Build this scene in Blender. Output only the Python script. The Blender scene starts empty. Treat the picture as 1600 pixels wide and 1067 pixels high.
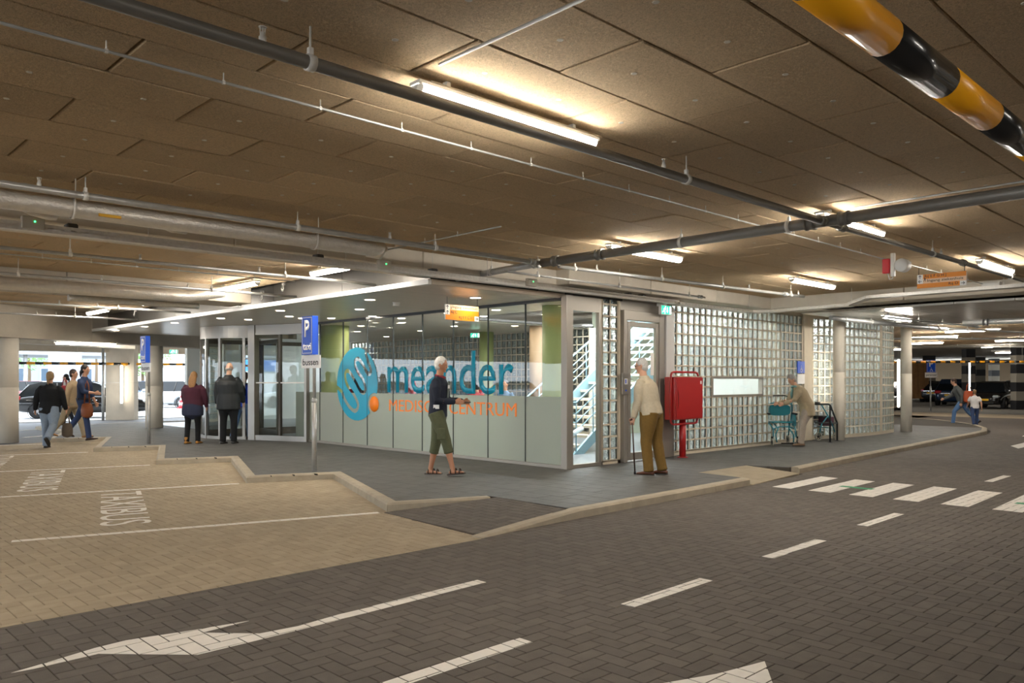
import bpy, bmesh, math, random
from math import sin, cos, pi, radians, sqrt, atan2
from mathutils import Vector, Matrix
random.seed(7)
SC = bpy.context.scene
COL = SC.collection
# ------------------------------------------------------------------ frame
# world X runs along the front wall (to the right and away), world Y along the glazed side wall (to the left and away)
F = 1244.0; HZ = 595.0; CZ = 1.52; TH = radians(46.04)
U = (sin(TH), cos(TH)); V = (-cos(TH), sin(TH))
def W2(px, py, z=0.0):
    """ground position seen at a pixel of the photograph, for a plane of height z"""
    Y = (CZ-z)*F/(py-HZ); X = Y*(px-800)/F
    return (X*U[0]+Y*U[1], X*V[0]+Y*V[1])
def AT(px, depth):
    X = depth*(px-800)/F
    return (X*U[0]+depth*U[1], X*V[0]+depth*V[1])
def on_u(px, u):
    k = (px-800)/F; Y = u/(k*U[0]+U[1]); return Y*k*V[0]+Y*V[1], Y
def on_v(px, v):
    k = (px-800)/F; Y = v/(k*V[0]+V[1]); return Y*k*U[0]+Y*U[1], Y
def depth_of(x, y): return x*U[1]+y*V[1]
def pix(x, y, z):
    d = depth_of(x, y); X = x*U[0]+y*V[0]
    return 800+F*X/d, HZ-F*(z-CZ)/d
# ------------------------------------------------------------------ camera, sky, exposure
cd = bpy.data.cameras.new('camera'); cam = bpy.data.objects.new('camera', cd); COL.objects.link(cam)
cam.location = (0, 0, CZ); cam.rotation_euler = (pi/2, 0, -(pi/2-TH))
cd.sensor_width = 36; cd.lens = 36*F/1600; cd.shift_y = (HZ-533.5)/1600; cd.clip_end = 400; cd.clip_start = 0.05
SC.camera = cam
wd = bpy.data.worlds.new('world'); SC.world = wd; wd.use_nodes = True
bg = wd.node_tree.nodes['Background']; bg.inputs[0].default_value = (0.80, 0.90, 1.0, 1); bg.inputs[1].default_value = 2.4
SC.view_settings.view_transform = 'Standard'; SC.view_settings.look = 'None'
SC.view_settings.gamma = 1; SC.view_settings.use_curve_mapping = False
SC.view_settings.exposure = 1.68
LAMP_STRENGTH = 26.0; DOWN_STRENGTH = 22.0; LOBBY_STRENGTH = 15.0
# ------------------------------------------------------------------ materials
MATS = {}
def mat(name, col, rough=.6, metal=0, bump=None, var=None, spec=None, emit=None, trans=None, island=0, coat=0):
    """bump=(scale,strength[,stretch]); var=(scale,amount) mottled colour; island=per-piece variation"""
    if name in MATS: return MATS[name]
    m = bpy.data.materials.new(name); m.use_nodes = True; nt = m.node_tree; N = nt.nodes; Lk = nt.links
    p = N['Principled BSDF']; p.inputs['Base Color'].default_value = (*col, 1)
    p.inputs['Roughness'].default_value = rough; p.inputs['Metallic'].default_value = metal
    if spec is not None: p.inputs['Specular IOR Level'].default_value = spec
    if coat: p.inputs['Coat Weight'].default_value = coat; p.inputs['Coat Roughness'].default_value = .05
    if trans: p.inputs['Transmission Weight'].default_value = trans
    if emit:
        p.inputs['Emission Color'].default_value = (*emit[0], 1); p.inputs['Emission Strength'].default_value = emit[1]
    gp = N.new('ShaderNodeNewGeometry')
    if var or island:
        hsv = N.new('ShaderNodeHueSaturation'); hsv.inputs['Color'].default_value = (*col, 1)
        last = None
        if var:
            nz = N.new('ShaderNodeTexNoise'); nz.inputs['Scale'].default_value = var[0]; nz.inputs['Detail'].default_value = 5
            Lk.new(gp.outputs['Position'], nz.inputs['Vector'])
            mr = N.new('ShaderNodeMapRange'); mr.inputs[1].default_value = .3; mr.inputs[2].default_value = .7
            mr.inputs[3].default_value = 1-var[1]; mr.inputs[4].default_value = 1+var[1]
            Lk.new(nz.outputs[0], mr.inputs[0]); last = mr.outputs[0]
        if island:
            oi = N.new('ShaderNodeObjectInfo'); ad = N.new('ShaderNodeMath'); ad.operation = 'ADD'
            Lk.new(gp.outputs['Random Per Island'], ad.inputs[0]); Lk.new(oi.outputs['Random'], ad.inputs[1])
            fr = N.new('ShaderNodeMath'); fr.operation = 'FRACT'; Lk.new(ad.outputs[0], fr.inputs[0])
            m2 = N.new('ShaderNodeMapRange'); m2.inputs[3].default_value = 1-island; m2.inputs[4].default_value = 1+island
            Lk.new(fr.outputs[0], m2.inputs[0])
            if last:
                mu = N.new('ShaderNodeMath'); mu.operation = 'MULTIPLY'; Lk.new(last, mu.inputs[0]); Lk.new(m2.outputs[0], mu.inputs[1]); last = mu.outputs[0]
            else: last = m2.outputs[0]
        Lk.new(last, hsv.inputs['Value']); Lk.new(hsv.outputs[0], p.inputs['Base Color'])
    if bump:
        nb = N.new('ShaderNodeTexNoise'); nb.inputs['Scale'].default_value = bump[0]; nb.inputs['Detail'].default_value = 4
        if len(bump) > 2:
            mp = N.new('ShaderNodeMapping'); mp.inputs['Scale'].default_value = bump[2]
            Lk.new(gp.outputs['Position'], mp.inputs[0]); Lk.new(mp.outputs[0], nb.inputs['Vector'])
        else: Lk.new(gp.outputs['Position'], nb.inputs['Vector'])
        bn = N.new('ShaderNodeBump'); bn.inputs['Strength'].default_value = bump[1]; bn.inputs['Distance'].default_value = .01
        Lk.new(nb.outputs[0], bn.inputs['Height']); Lk.new(bn.outputs[0], p.inputs['Normal'])
    MATS[name] = m; return m
def hexc(s):
    r = [int(s[i:i+2], 16)/255 for i in (0, 2, 4)]
    return tuple(c/12.92 if c <= .04045 else ((c+.055)/1.055)**2.4 for c in r)
def woodwool():
    m = mat('wood_wool', (.36, .27, .165), .95, spec=.1, island=.07); nt = m.node_tree; N = nt.nodes; Lk = nt.links
    p = N['Principled BSDF']; hsv = [n for n in N if n.type == 'HUE_SAT'][0]; gp = [n for n in N if n.type == 'NEW_GEOMETRY'][0]
    n1 = N.new('ShaderNodeTexNoise'); n1.inputs['Scale'].default_value = 60; n1.inputs['Detail'].default_value = 3; n1.inputs['Distortion'].default_value = 3.5
    n2 = N.new('ShaderNodeTexVoronoi'); n2.inputs['Scale'].default_value = 85; n2.feature = 'F1'
    mx = N.new('ShaderNodeMix'); mx.data_type = 'VECTOR'; mx.inputs[0].default_value = .06
    Lk.new(gp.outputs['Position'], n1.inputs['Vector']); Lk.new(gp.outputs['Position'], mx.inputs[4]); Lk.new(n1.outputs['Color'], mx.inputs[5])
    Lk.new(mx.outputs[1], n2.inputs['Vector'])
    ad = N.new('ShaderNodeMath'); ad.operation = 'ADD'; Lk.new(n1.outputs[0], ad.inputs[0]); Lk.new(n2.outputs['Distance'], ad.inputs[1])
    cr = N.new('ShaderNodeValToRGB'); cr.color_ramp.elements[0].position = .58; cr.color_ramp.elements[0].color = (.32, .225, .115, 1)
    cr.color_ramp.elements[1].position = .98; cr.color_ramp.elements[1].color = (.86, .65, .41, 1)
    Lk.new(ad.outputs[0], cr.inputs[0]); Lk.new(cr.outputs[0], hsv.inputs['Color'])
    bn = N.new('ShaderNodeBump'); bn.inputs['Strength'].default_value = 1.0; bn.inputs['Distance'].default_value = .006
    Lk.new(ad.outputs[0], bn.inputs['Height']); Lk.new(bn.outputs[0], p.inputs['Normal'])
    return m
def thin_glass(name, tint=(.93, .97, .95), refl=1.0, rough=0.0):
    if name in MATS: return MATS[name]
    m = bpy.data.materials.new(name); m.use_nodes = True; N = m.node_tree.nodes; Lk = m.node_tree.links; N.clear()
    o = N.new('ShaderNodeOutputMaterial'); t = N.new('ShaderNodeBsdfTransparent'); t.inputs[0].default_value = (*tint, 1)
    g = N.new('ShaderNodeBsdfGlossy'); g.inputs['Roughness'].default_value = rough; g.inputs[0].default_value = (refl, refl, refl, 1)
    f = N.new('ShaderNodeFresnel'); f.inputs[0].default_value = 1.55
    ml = N.new('ShaderNodeMath'); ml.operation = 'MULTIPLY'; ml.inputs[1].default_value = .75; ml.use_clamp = True
    mx = N.new('ShaderNodeMixShader'); Lk.new(f.outputs[0], ml.inputs[0]); Lk.new(ml.outputs[0], mx.inputs[0])
    Lk.new(t.outputs[0], mx.inputs[1]); Lk.new(g.outputs[0], mx.inputs[2]); Lk.new(mx.outputs[0], o.inputs[0])
    MATS[name] = m; return m
def block_glass(name='block_glass', col=(.95, .98, .955), sc=24, st=1.0):
    if name in MATS: return MATS[name]
    m = bpy.data.materials.new(name); m.use_nodes = True; N = m.node_tree.nodes; Lk = m.node_tree.links; N.clear()
    o = N.new('ShaderNodeOutputMaterial'); r = N.new('ShaderNodeBsdfRefraction'); r.inputs[0].default_value = (*col, 1)
    r.inputs['Roughness'].default_value = .01; r.inputs['IOR'].default_value = 1.3
    g = N.new('ShaderNodeBsdfGlossy'); g.inputs['Roughness'].default_value = .06
    tr = N.new('ShaderNodeBsdfTranslucent'); tr.inputs[0].default_value = (.92, .97, .93, 1)
    gp = N.new('ShaderNodeNewGeometry'); n = N.new('ShaderNodeTexNoise'); n.inputs['Scale'].default_value = sc; n.inputs['Detail'].default_value = 1.5
    Lk.new(gp.outputs['Position'], n.inputs['Vector'])
    b = N.new('ShaderNodeBump'); b.inputs['Strength'].default_value = st; b.inputs['Distance'].default_value = .03; Lk.new(n.outputs[0], b.inputs['Height'])
    for s in (r, g): Lk.new(b.outputs[0], s.inputs['Normal'])
    f = N.new('ShaderNodeFresnel'); f.inputs[0].default_value = 1.7; Lk.new(b.outputs[0], f.inputs['Normal'])
    mx = N.new('ShaderNodeMixShader'); Lk.new(f.outputs[0], mx.inputs[0]); Lk.new(r.outputs[0], mx.inputs[1]); Lk.new(g.outputs[0], mx.inputs[2])
    m2 = N.new('ShaderNodeMixShader'); m2.inputs[0].default_value = .13; Lk.new(mx.outputs[0], m2.inputs[1]); Lk.new(tr.outputs[0], m2.inputs[2])
    Lk.new(m2.outputs[0], o.inputs[0]); MATS[name] = m; return m
def frosted(name='frosted_film'):
    if name in MATS: return MATS[name]
    m = bpy.data.materials.new(name); m.use_nodes = True; N = m.node_tree.nodes; Lk = m.node_tree.links
    p = N['Principled BSDF']; p.inputs['Base Color'].default_value = (.46, .47, .415, 1); p.inputs['Roughness'].default_value = .35
    t = N.new('ShaderNodeBsdfTranslucent'); t.inputs[0].default_value = (.5, .55, .46, 1)
    mx = N.new('ShaderNodeMixShader'); mx.inputs[0].default_value = .45; Lk.new(p.outputs[0], mx.inputs[1]); Lk.new(t.outputs[0], mx.inputs[2])
    Lk.new(mx.outputs[0], N['Material Output'].inputs[0]); MATS[name] = m; return m
CONC = mat('concrete', hexc('bbb09f'), .85, bump=(40, .25), var=(2.5, .08))
CONC_L = mat('light_concrete', hexc('d6cdbd'), .8, bump=(30, .2), var=(3, .06))
KERB = mat('kerb_concrete', hexc('a89c88'), .85, bump=(60, .3), var=(6, .10), island=.05)
BRICK_D = mat('dark_paver', hexc('645d56'), .88, bump=(150, .25), var=(9, .10), island=.10, spec=.3)
BRICK_B = mat('beige_paver', hexc('a89981'), .88, bump=(150, .25), var=(7, .08), island=.07, spec=.3)
TILE_D = mat('dark_tile', hexc('5b5a57'), .62, bump=(120, .2), var=(5, .12), island=.07, spec=.4)
TILE_B = mat('beige_tile', hexc('9c8f79'), .8, bump=(120, .2), var=(5, .06), island=.05)
JOINT = mat('joint_sand', hexc('4a443c'), .95)
PAINT_W = mat('road_paint', hexc('e6e0d6'), .7, var=(12, .05), bump=(90, .15))
GREENP = mat('green_paint', hexc('3f9a6a'), .7)
PIPE_D = mat('grey_painted_pipe', hexc('7d7972'), .45, .3, var=(8, .06))
PIPE_L = mat('galvanised_pipe', hexc('b5b4b0'), .35, .45, var=(14, .08))
ZINC = mat('zinc', hexc('dedad2'), .45, .15, var=(30, .08), bump=(60, .05))
STEEL = mat('brushed_steel', hexc('a39d95'), .34, .85, bump=(25, .06, (1, 1, 14)))
FRAME = mat('anodised_frame', hexc('a19a90'), .42, .6)
BLACK = mat('black_rubber', (.012, .012, .013), .7)
DARK = mat('dark_panel', hexc('35322e'), .55)
WHITE = mat('white_plastic', hexc('e2dfd8'), .45)
LAMP = mat('lamp_tube', (1, 1, 1), .4, emit=((1.0, .95, .87), LAMP_STRENGTH))
LAMPV = mat('lamp_tube_wall', (1, 1, 1), .4, emit=((1.0, .95, .84), 5.5))
DOWN = mat('downlight_glow', (1, 1, 1), .4, emit=((1.0, .9, .74), DOWN_STRENGTH))
LOBBY = mat('lobby_light', (1, 1, 1), .4, emit=((.95, .98, 1.0), LOBBY_STRENGTH))
FOIL = mat('foil_wrap', hexc('d8d2c8'), .33, .55, bump=(46, .8), var=(20, .06))
MORTAR = mat('mortar', hexc('d0c3ac'), .85, bump=(70, .15), var=(9, .04))
GLASS = thin_glass('clear_glass'); BLOCK = block_glass(); FROST = frosted()
ORANGE = mat('orange_bar', hexc('ffae10'), .35, coat=.25); BLACKG = mat('black_bar', (.012, .012, .012), .25, coat=.4)
BLUE = mat('sign_blue', hexc('1450c8'), .35); SIGNW = mat('sign_white', hexc('eeeae4'), .4)
SIGNO = mat('sign_orange', hexc('e98c1c'), .45); SIGNP = mat('sign_pale_orange', hexc('eec7a2'), .45); INK = mat('sign_ink', (.02, .02, .03), .5)
RED = mat('red_enamel', hexc('a81c1c'), .35, coat=.25, bump=(300, .03)); REDT = mat('bright_red', hexc('d2222a'), .4)
TEAL = mat('teal_letter', hexc('109cbc'), .3); ORL = mat('orange_letter', hexc('ff8410'), .35)
EXITG = mat('exit_green', hexc('10a070'), .4, emit=((.02, .5, .3), .6)); EXITW = mat('exit_white', (.9, .9, .9), .4, emit=((.85, 1, .95), 1.1))
GREENC = mat('green_column', hexc('a3ad72'), .45, var=(2, .04))
LED = mat('green_led', (0, .6, .1), .4, emit=((.05, .9, .2), 1.5))
YEL = mat('yellow_label', hexc('e0a810'), .5)
SLAT = mat('metal_ceiling_slat', hexc('d6cbb6'), .32, .2, island=.03)
WWOOL = woodwool()
# ------------------------------------------------------------------ builders
def tag(o, label=None, cat=None, group=None, kind=None):
    if label: o['label'] = label
    if cat: o['category'] = cat
    if group: o['group'] = group
    if kind: o['kind'] = kind
    return o
class MB:
    """collects shapes, each face with a material, and links them as one mesh object"""
    def __init__(s): s.v = []; s.f = []; s.m = []; s.mats = []; s.sm = []
    def mi(s, m):
        if m not in s.mats: s.mats.append(m)
        return s.mats.index(m)
    def add(s, vs, fs, m, smooth=False):
        b = len(s.v); s.v += [tuple(v) for v in vs]; i = s.mi(m)
        for f in fs: s.f.append(tuple(b+k for k in f)); s.m.append(i); s.sm.append(smooth)
        return s
    def box(s, a, b, m, bev=0):
        x0, x1 = sorted((a[0], b[0])); y0, y1 = sorted((a[1], b[1])); z0, z1 = sorted((a[2], b[2]))
        if bev > 0:
            bev = min(bev, (x1-x0)*.45, (y1-y0)*.45, (z1-z0)*.45)
            vs = []
            for sx, X, X2 in ((0, x0, x0+bev), (1, x1, x1-bev)):
                for sy, Y, Y2 in ((0, y0, y0+bev), (1, y1, y1-bev)):
                    for sz, Z, Z2 in ((0, z0, z0+bev), (1, z1, z1-bev)):
                        vs += [(X, Y2, Z2), (X2, Y, Z2), (X2, Y2, Z)]
            bm = bmesh.new()
            for v in vs: bm.verts.new(v)
            r = bmesh.ops.convex_hull(bm, input=bm.verts[:])
            bm.verts.index_update()
            s.add([v.co[:] for v in bm.verts], [[v.index for v in f.verts] for f in bm.faces], m); bm.free(); return s
        vs = [(x0, y0, z0), (x1, y0, z0), (x1, y1, z0), (x0, y1, z0), (x0, y0, z1), (x1, y0, z1), (x1, y1, z1), (x0, y1, z1)]
        return s.add(vs, [(0, 3, 2, 1), (4, 5, 6, 7), (0, 1, 5, 4), (1, 2, 6, 5), (2, 3, 7, 6), (3, 0, 4, 7)], m)
    def prism(s, pts, z0, z1, m, top=None):
        n = len(pts); A = sum(pts[i][0]*pts[(i+1) % n][1]-pts[(i+1) % n][0]*pts[i][1] for i in range(n))
        if A < 0: pts = pts[::-1]
        vs = [(p[0], p[1], z0) for p in pts]+[(p[0], p[1], z1) for p in pts]
        s.add(vs, [tuple(range(n-1, -1, -1))]+[(i, (i+1) % n, n+(i+1) % n, n+i) for i in range(n)], m)
        b = len(s.v)-n; s.f.append(tuple(range(b, b+n))); s.m.append(s.mi(top or m)); s.sm.append(False)
        return s
    def plane3(s, pts, o, xd, yd, t, m):
        """extruded 2D polygon placed on a plane; thickness t along the plane's normal"""
        o = Vector(o); xd = Vector(xd); yd = Vector(yd); n = xd.cross(yd)
        k = len(pts); A = sum(pts[i][0]*pts[(i+1) % k][1]-pts[(i+1) % k][0]*pts[i][1] for i in range(k))
        if A < 0: pts = pts[::-1]
        vs = [o+xd*p[0]+yd*p[1] for p in pts]+[o+xd*p[0]+yd*p[1]+n*t for p in pts]
        return s.add(vs, [tuple(range(k-1, -1, -1)), tuple(range(k, 2*k))]+[(i, (i+1) % k, k+(i+1) % k, k+i) for i in range(k)], m)
    def tube(s, pts, r, m, n=10, cap=True):
        pts = [Vector(p) for p in pts]; rs = r if isinstance(r, (list, tuple)) else [r]*len(pts)
        vs = []; up = None
        for i, p in enumerate(pts):
            if i == 0: d = pts[1]-p
            elif i == len(pts)-1: d = p-pts[-2]
            else: d = (pts[i+1]-p).normalized()+(p-pts[i-1]).normalized()
            d.normalize()
            if up is None:
                up = Vector((0, 0, 1)) if abs(d.z) < .9 else Vector((1, 0, 0))
            a = d.cross(up).normalized(); b = a.cross(d).normalized(); up = b
            for k in range(n):
                t = 2*pi*k/n; vs.append(p+a*(cos(t)*rs[i])+b*(sin(t)*rs[i]))
        fs = [(i*n+k, i*n+(k+1) % n, (i+1)*n+(k+1) % n, (i+1)*n+k) for i in range(len(pts)-1) for k in range(n)]
        s.add(vs, fs, m, True)
        if cap: 
            b0 = len(s.v)-len(vs); i = s.mi(m)
            s.f.append(tuple(b0+k for k in range(n-1, -1, -1))); s.m.append(i); s.sm.append(False)
            e = b0+(len(pts)-1)*n; s.f.append(tuple(e+k for k in range(n))); s.m.append(i); s.sm.append(False)
        return s
    def lathe(s, prof, o, ax, m, n=20, cap=True):
        """prof = [(radius, height)] around axis ax ('x','y','z') through o"""
        o = Vector(o); A = {'z': (Vector((1, 0, 0)), Vector((0, 1, 0)), Vector((0, 0, 1))), 'x': (Vector((0, 1, 0)), Vector((0, 0, 1)), Vector((1, 0, 0))), 'y': (Vector((0, 0, 1)), Vector((1, 0, 0)), Vector((0, 1, 0)))}[ax]
        vs = []
        for r, h in prof:
            for k in range(n): t = 2*pi*k/n; vs.append(o+A[0]*(r*cos(t))+A[1]*(r*sin(t))+A[2]*h)
        fs = [(i*n+k, i*n+(k+1) % n, (i+1)*n+(k+1) % n, (i+1)*n+k) for i in range(len(prof)-1) for k in range(n)]
        s.add(vs, fs, m, True)
        b0 = len(s.v)-len(vs)
        if not cap: return s
        if prof[0][0] > 1e-4: s.f.append(tuple(b0+k for k in range(n-1, -1, -1))); s.m.append(s.mi(m)); s.sm.append(False)
        if prof[-1][0] > 1e-4: e = b0+(len(prof)-1)*n; s.f.append(tuple(e+k for k in range(n))); s.m.append(s.mi(m)); s.sm.append(False)
        return s
    def mesh(s, name):
        me = bpy.data.meshes.new(name); me.from_pydata(s.v, [], s.f)
        for m in s.mats: me.materials.append(m)
        me.polygons.foreach_set('material_index', s.m); me.polygons.foreach_set('use_smooth', s.sm); me.update(); return me
    def build(s, name, parent=None, loc=None, rz=0, label=None, cat=None, group=None, kind=None):
        o = bpy.data.objects.new(name, s.mesh(name)); COL.objects.link(o)
        settle(o, parent, loc); o.rotation_euler = (0, 0, rz)
        return tag(o, label, cat, group, kind)
def settle(o, parent, loc=None):
    """loc None: the mesh was made in world coordinates; put its origin at its base (top level) or leave it in place (part)"""
    if parent:
        o.parent = parent
        if loc is not None: o.location = loc; return
        q = Vector((0, 0, 0)); p = parent
        while p: q -= p.location; p = p.parent
        o.location = q
    elif loc is not None: o.location = loc
    else:
        vs = o.data.vertices; n = len(vs)
        if n:
            lo = [min(v.co[k] for v in vs) for k in range(3)]; hi = [max(v.co[k] for v in vs) for k in range(3)]
            b = Vector(((lo[0]+hi[0])/2, (lo[1]+hi[1])/2, lo[2])); o.data.transform(Matrix.Translation(-b)); o.location = b
def empty(name, loc, label=None, cat=None, group=None, rz=0, kind=None):
    o = bpy.data.objects.new(name, None); COL.objects.link(o); o.location = loc; o.rotation_euler = (0, 0, rz); o.empty_display_size = .1
    return tag(o, label, cat, group, kind)
def link_copy(src, parent=None, loc=None):
    c = src.copy(); COL.objects.link(c); c.parent = parent
    if loc is not None: c.location = loc
    return c
def copy_tree(o, loc=None, rz=None, parent=None, label=None):
    c = o.copy(); COL.objects.link(c); c.parent = parent
    for ch in [x for x in o.children]: copy_tree(ch, parent=c)
    if loc is not None: c.location = loc
    if rz is not None: c.rotation_euler = (0, 0, rz)
    if label: c['label'] = label
    return c
def text_mesh(s, w, h, o, xd, yd, m, parent=None, name='lettering', t=.003, loc=None, bold=0):
    """lettering fitted to a w x h box whose lower-left corner is o on the plane (xd, yd)"""
    cu = bpy.data.curves.new('t', 'FONT'); cu.body = s; cu.size = 1; cu.resolution_u = 3; cu.extrude = 0; cu.offset = bold
    ob = bpy.data.objects.new('t', cu); COL.objects.link(ob)
    dg = bpy.context.evaluated_depsgraph_get(); dg.update()
    me = bpy.data.meshes.new_from_object(ob.evaluated_get(dg)); bpy.data.objects.remove(ob)
    xs = [v.co.x for v in me.vertices]; ys = [v.co.y for v in me.vertices]
    x0, x1, y0, y1 = min(xs), max(xs), min(ys), max(ys)
    sy = h/(y1-y0); sx = w/(x1-x0) if w else sy
    o = Vector(o); xd = Vector(xd); yd = Vector(yd); n = xd.cross(yd)
    bm = bmesh.new(); bm.from_mesh(me)
    r = bmesh.ops.extrude_face_region(bm, geom=bm.faces[:])
    for e in r['geom']:
        if isinstance(e, bmesh.types.BMVert): e.co.z += 1
    for v in bm.verts: v.co = o+xd*((v.co.x-x0)*sx)+yd*((v.co.y-y0)*sy)+n*(t*v.co.z)
    bmesh.ops.recalc_face_normals(bm, faces=bm.faces[:])
    bm.to_mesh(me); bm.free(); me.materials.clear(); me.materials.append(m)
    ob = bpy.data.objects.new(name, me); COL.objects.link(ob)
    settle(ob, parent, loc)
    return ob
def clip(poly, x0, y0, x1, y1):
    for ax, lim, sg in ((0, x0, 1), (0, x1, -1), (1, y0, 1), (1, y1, -1)):
        out = []; n = len(poly)
        for i in range(n):
            a = poly[i]; b = poly[(i+1) % n]; da = (a[ax]-lim)*sg; db = (b[ax]-lim)*sg
            if da >= 0: out.append(a)
            if (da >= 0) != (db >= 0):
                t = da/(da-db); out.append((a[0]+(b[0]-a[0])*t, a[1]+(b[1]-a[1])*t))
        poly = out
        if len(poly) < 3: return []
    return poly
def area(p):
    return .5*sum(p[i][0]*p[(i+1) % len(p)][1]-p[(i+1) % len(p)][0]*p[i][1] for i in range(len(p)))
def inside(p, x, y):
    c = False; n = len(p)
    for i in range(n):
        a = p[i]; b = p[i-1]
        if (a[1] > y) != (b[1] > y) and x < (b[0]-a[0])*(y-a[1])/(b[1]-a[1])+a[0]: c = not c
    return c
def inset(poly, d):
    """shrink a convex-ish polygon about its centroid by about d"""
    cx = sum(p[0] for p in poly)/len(poly); cy = sum(p[1] for p in poly)/len(poly); out = []
    for p in poly:
        dx, dy = cx-p[0], cy-p[1]
        out.append((p[0]+max(-d, min(d, dx)), p[1]+max(-d, min(d, dy))))
    return out
def clean(poly):
    out = []
    for p in poly:
        if not out or abs(p[0]-out[-1][0])+abs(p[1]-out[-1][1]) > 1e-4: out.append(p)
    if len(out) > 1 and abs(out[0][0]-out[-1][0])+abs(out[0][1]-out[-1][1]) < 1e-4: out.pop()
    return out
# ================================================================== GROUND
# ---- kerb lines (outer edge, height of top)
T0 = [(6.57+0, 7.19), (5.38, 7.66)]
saw = []
for k in range(5):
    saw += [(6.57, 7.19+3.6*k, .1), (5.38, 7.66+3.6*k+(.0 if k else 0), .1)]
saw.append((6.57, 7.19+18, .1)); saw.append((6.57, 28.3, .1)); saw.append((9.0, 28.6, .1)); saw.append((16, 28.9, .1))
kr = [(5.12, 5.74, .01), (5.8, 5.79, .05), (6.67, 5.83, .1), (8.6, 5.88, .1), (10.55, 5.95, .1)]
kr2 = [(12.45, 6.13, .1), (15, 6.33, .1), (18, 6.5, .1), (21.5, 6.72, .1), (24, 6.85, .1), (25.6, 6.98, .1), (27.2, 7.4, .1), (28.8, 8.1, .1), (30.2, 9.0, .1), (31.8, 10.3, .1), (33, 12, .1), (33.6, 14, .1), (33.8, 20, .1), (33.8, 28.9, .1)]
def offset_line(pts, d):
    out = []
    for i, p in enumerate(pts):
        ds = []
        if i > 0: q = pts[i-1]; v = Vector((p[0]-q[0], p[1]-q[1])).normalized(); ds.append(v)
        if i < len(pts)-1: q = pts[i+1]; v = Vector((q[0]-p[0], q[1]-p[1])).normalized(); ds.append(v)
        ns = [Vector((-v.y, v.x)) for v in ds]; n = sum(ns, Vector((0, 0))).normalized(); c = max(.35, n.dot(ns[0]))
        out.append((p[0]+n.x*d/c, p[1]+n.y*d/c, p[2]))
    return out
def kerb(pts, side, label, w=.13, zb=-.12):
    root = empty('kerb', (pts[0][0], pts[0][1], 0), label, 'kerb', kind='structure')
    inn = offset_line(pts, w*side)
    for i in range(len(pts)-1):
        a, b, c, d = pts[i], pts[i+1], inn[i+1], inn[i]
        L = sqrt((a[0]-b[0])**2+(a[1]-b[1])**2); n = max(1, round(L/1.0))
        for k in range(n):
            t0, t1 = k/n, (k+1)/n; g = .003/L
            if k: t0 += g
            if k < n-1: t1 -= g
            def lp(p, q, t): return [p[j]+(q[j]-p[j])*t for j in range(3)]
            A, B, C_, D = lp(a, b, t0), lp(a, b, t1), lp(d, c, t1), lp(d, c, t0)
            ch = .022
            nx, ny = (D[0]-A[0])/w*ch, (D[1]-A[1])/w*ch
            vs = [(A[0]-nx*.6, A[1]-ny*.6, zb), (B[0]-nx*.6, B[1]-ny*.6, zb), (C_[0], C_[1], zb), (D[0], D[1], zb),
                  (A[0]-nx*.3, A[1]-ny*.3, A[2]-ch), (B[0]-nx*.3, B[1]-ny*.3, B[2]-ch), (A[0]+nx, A[1]+ny, A[2]), (B[0]+nx, B[1]+ny, B[2]), (C_[0], C_[1], C_[2]), (D[0], D[1], D[2])]
            fs = [(0, 3, 2, 1), (0, 1, 5, 4), (4, 5, 7, 6), (6, 7, 8, 9), (2, 3, 9, 8), (0, 4, 6, 9, 3), (1, 2, 8, 7, 5)]
            if side < 0: fs = [f[::-1] for f in fs]
            MB().add(vs, fs, KERB).build('kerb_stone', root)
    return inn
in_saw = kerb(saw, -1, 'pale concrete kerb zigzagging along the angled taxi bays in front of the entrance canopy')
in_kr = kerb(kr, 1, 'pale concrete kerb rising from the road in front of the old man with the cane')
in_kr2 = kerb(kr2, 1, 'pale concrete kerb curving round the sidewalk past the zebra crossing and round columns')
# ---- zones
RAMP = [(5.22, 5.86), (6.57, 5.94), (6.62, 7.12), (6.50, 7.16), (5.30, 7.62)]
BEIGE_RAMP = [(10.65, 5.95), (12.40, 6.10), (12.12, 6.91), (10.65, 6.89)]
side_in = [(p[0], p[1]) for p in in_saw]+[(p[0], p[1]) for p in in_kr2[::-1]]
WALK = [(6.63, 7.14)] + side_in[1:] if False else None
WALK = [(p[0], p[1]) for p in in_saw]            # along the bays, away from the camera
WALK[0] = (6.62, 7.30)
WALK += [(p[0], p[1]) for p in in_kr2[::-1]]       # back round the far side, down to the zebra
WALK += [(12.40, 6.27), (12.12, 6.91), (10.65, 6.89), (10.56, 6.09)]
WALK += [(p[0], p[1]) for p in in_kr[::-1] if p[0] > 6.6]
WALK += [(6.62, 5.95)]
BAYS = [(-9, 5.72), (5.16, 5.72), (5.26, 7.0), (5.33, 7.66)] + [(p[0], p[1]) for p in saw[1:9]] + [(5.38, 22.2), (4.6, 22.0), (-9, 22.0)]
ROAD = [(-7, -2.5), (37, -2.5), (37, 13), (33.9, 13), (33.6, 12.6), (33.0, 11.7)] + [(p[0], p[1]-.0) for p in kr2[9::-1]] + [(12.42, 6.04), (10.6, 5.93)] + [(p[0], p[1]) for p in kr[::-1]] + [(5.1, 5.72), (-7, 5.72)]
def in_view(x, y, m=40, zz=0):
    d = depth_of(x, y)
    if d < .6: return False
    px, py = pix(x, y, zz)
    return -m < px < 1600+m and py < 1067+m*2
def ramp_z(x, y): return .1*max(0, min(1, (x-5.2)/1.4))
def bramp_z(x, y): return .1*max(0, min(1, (y-5.98)/.9))
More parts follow.
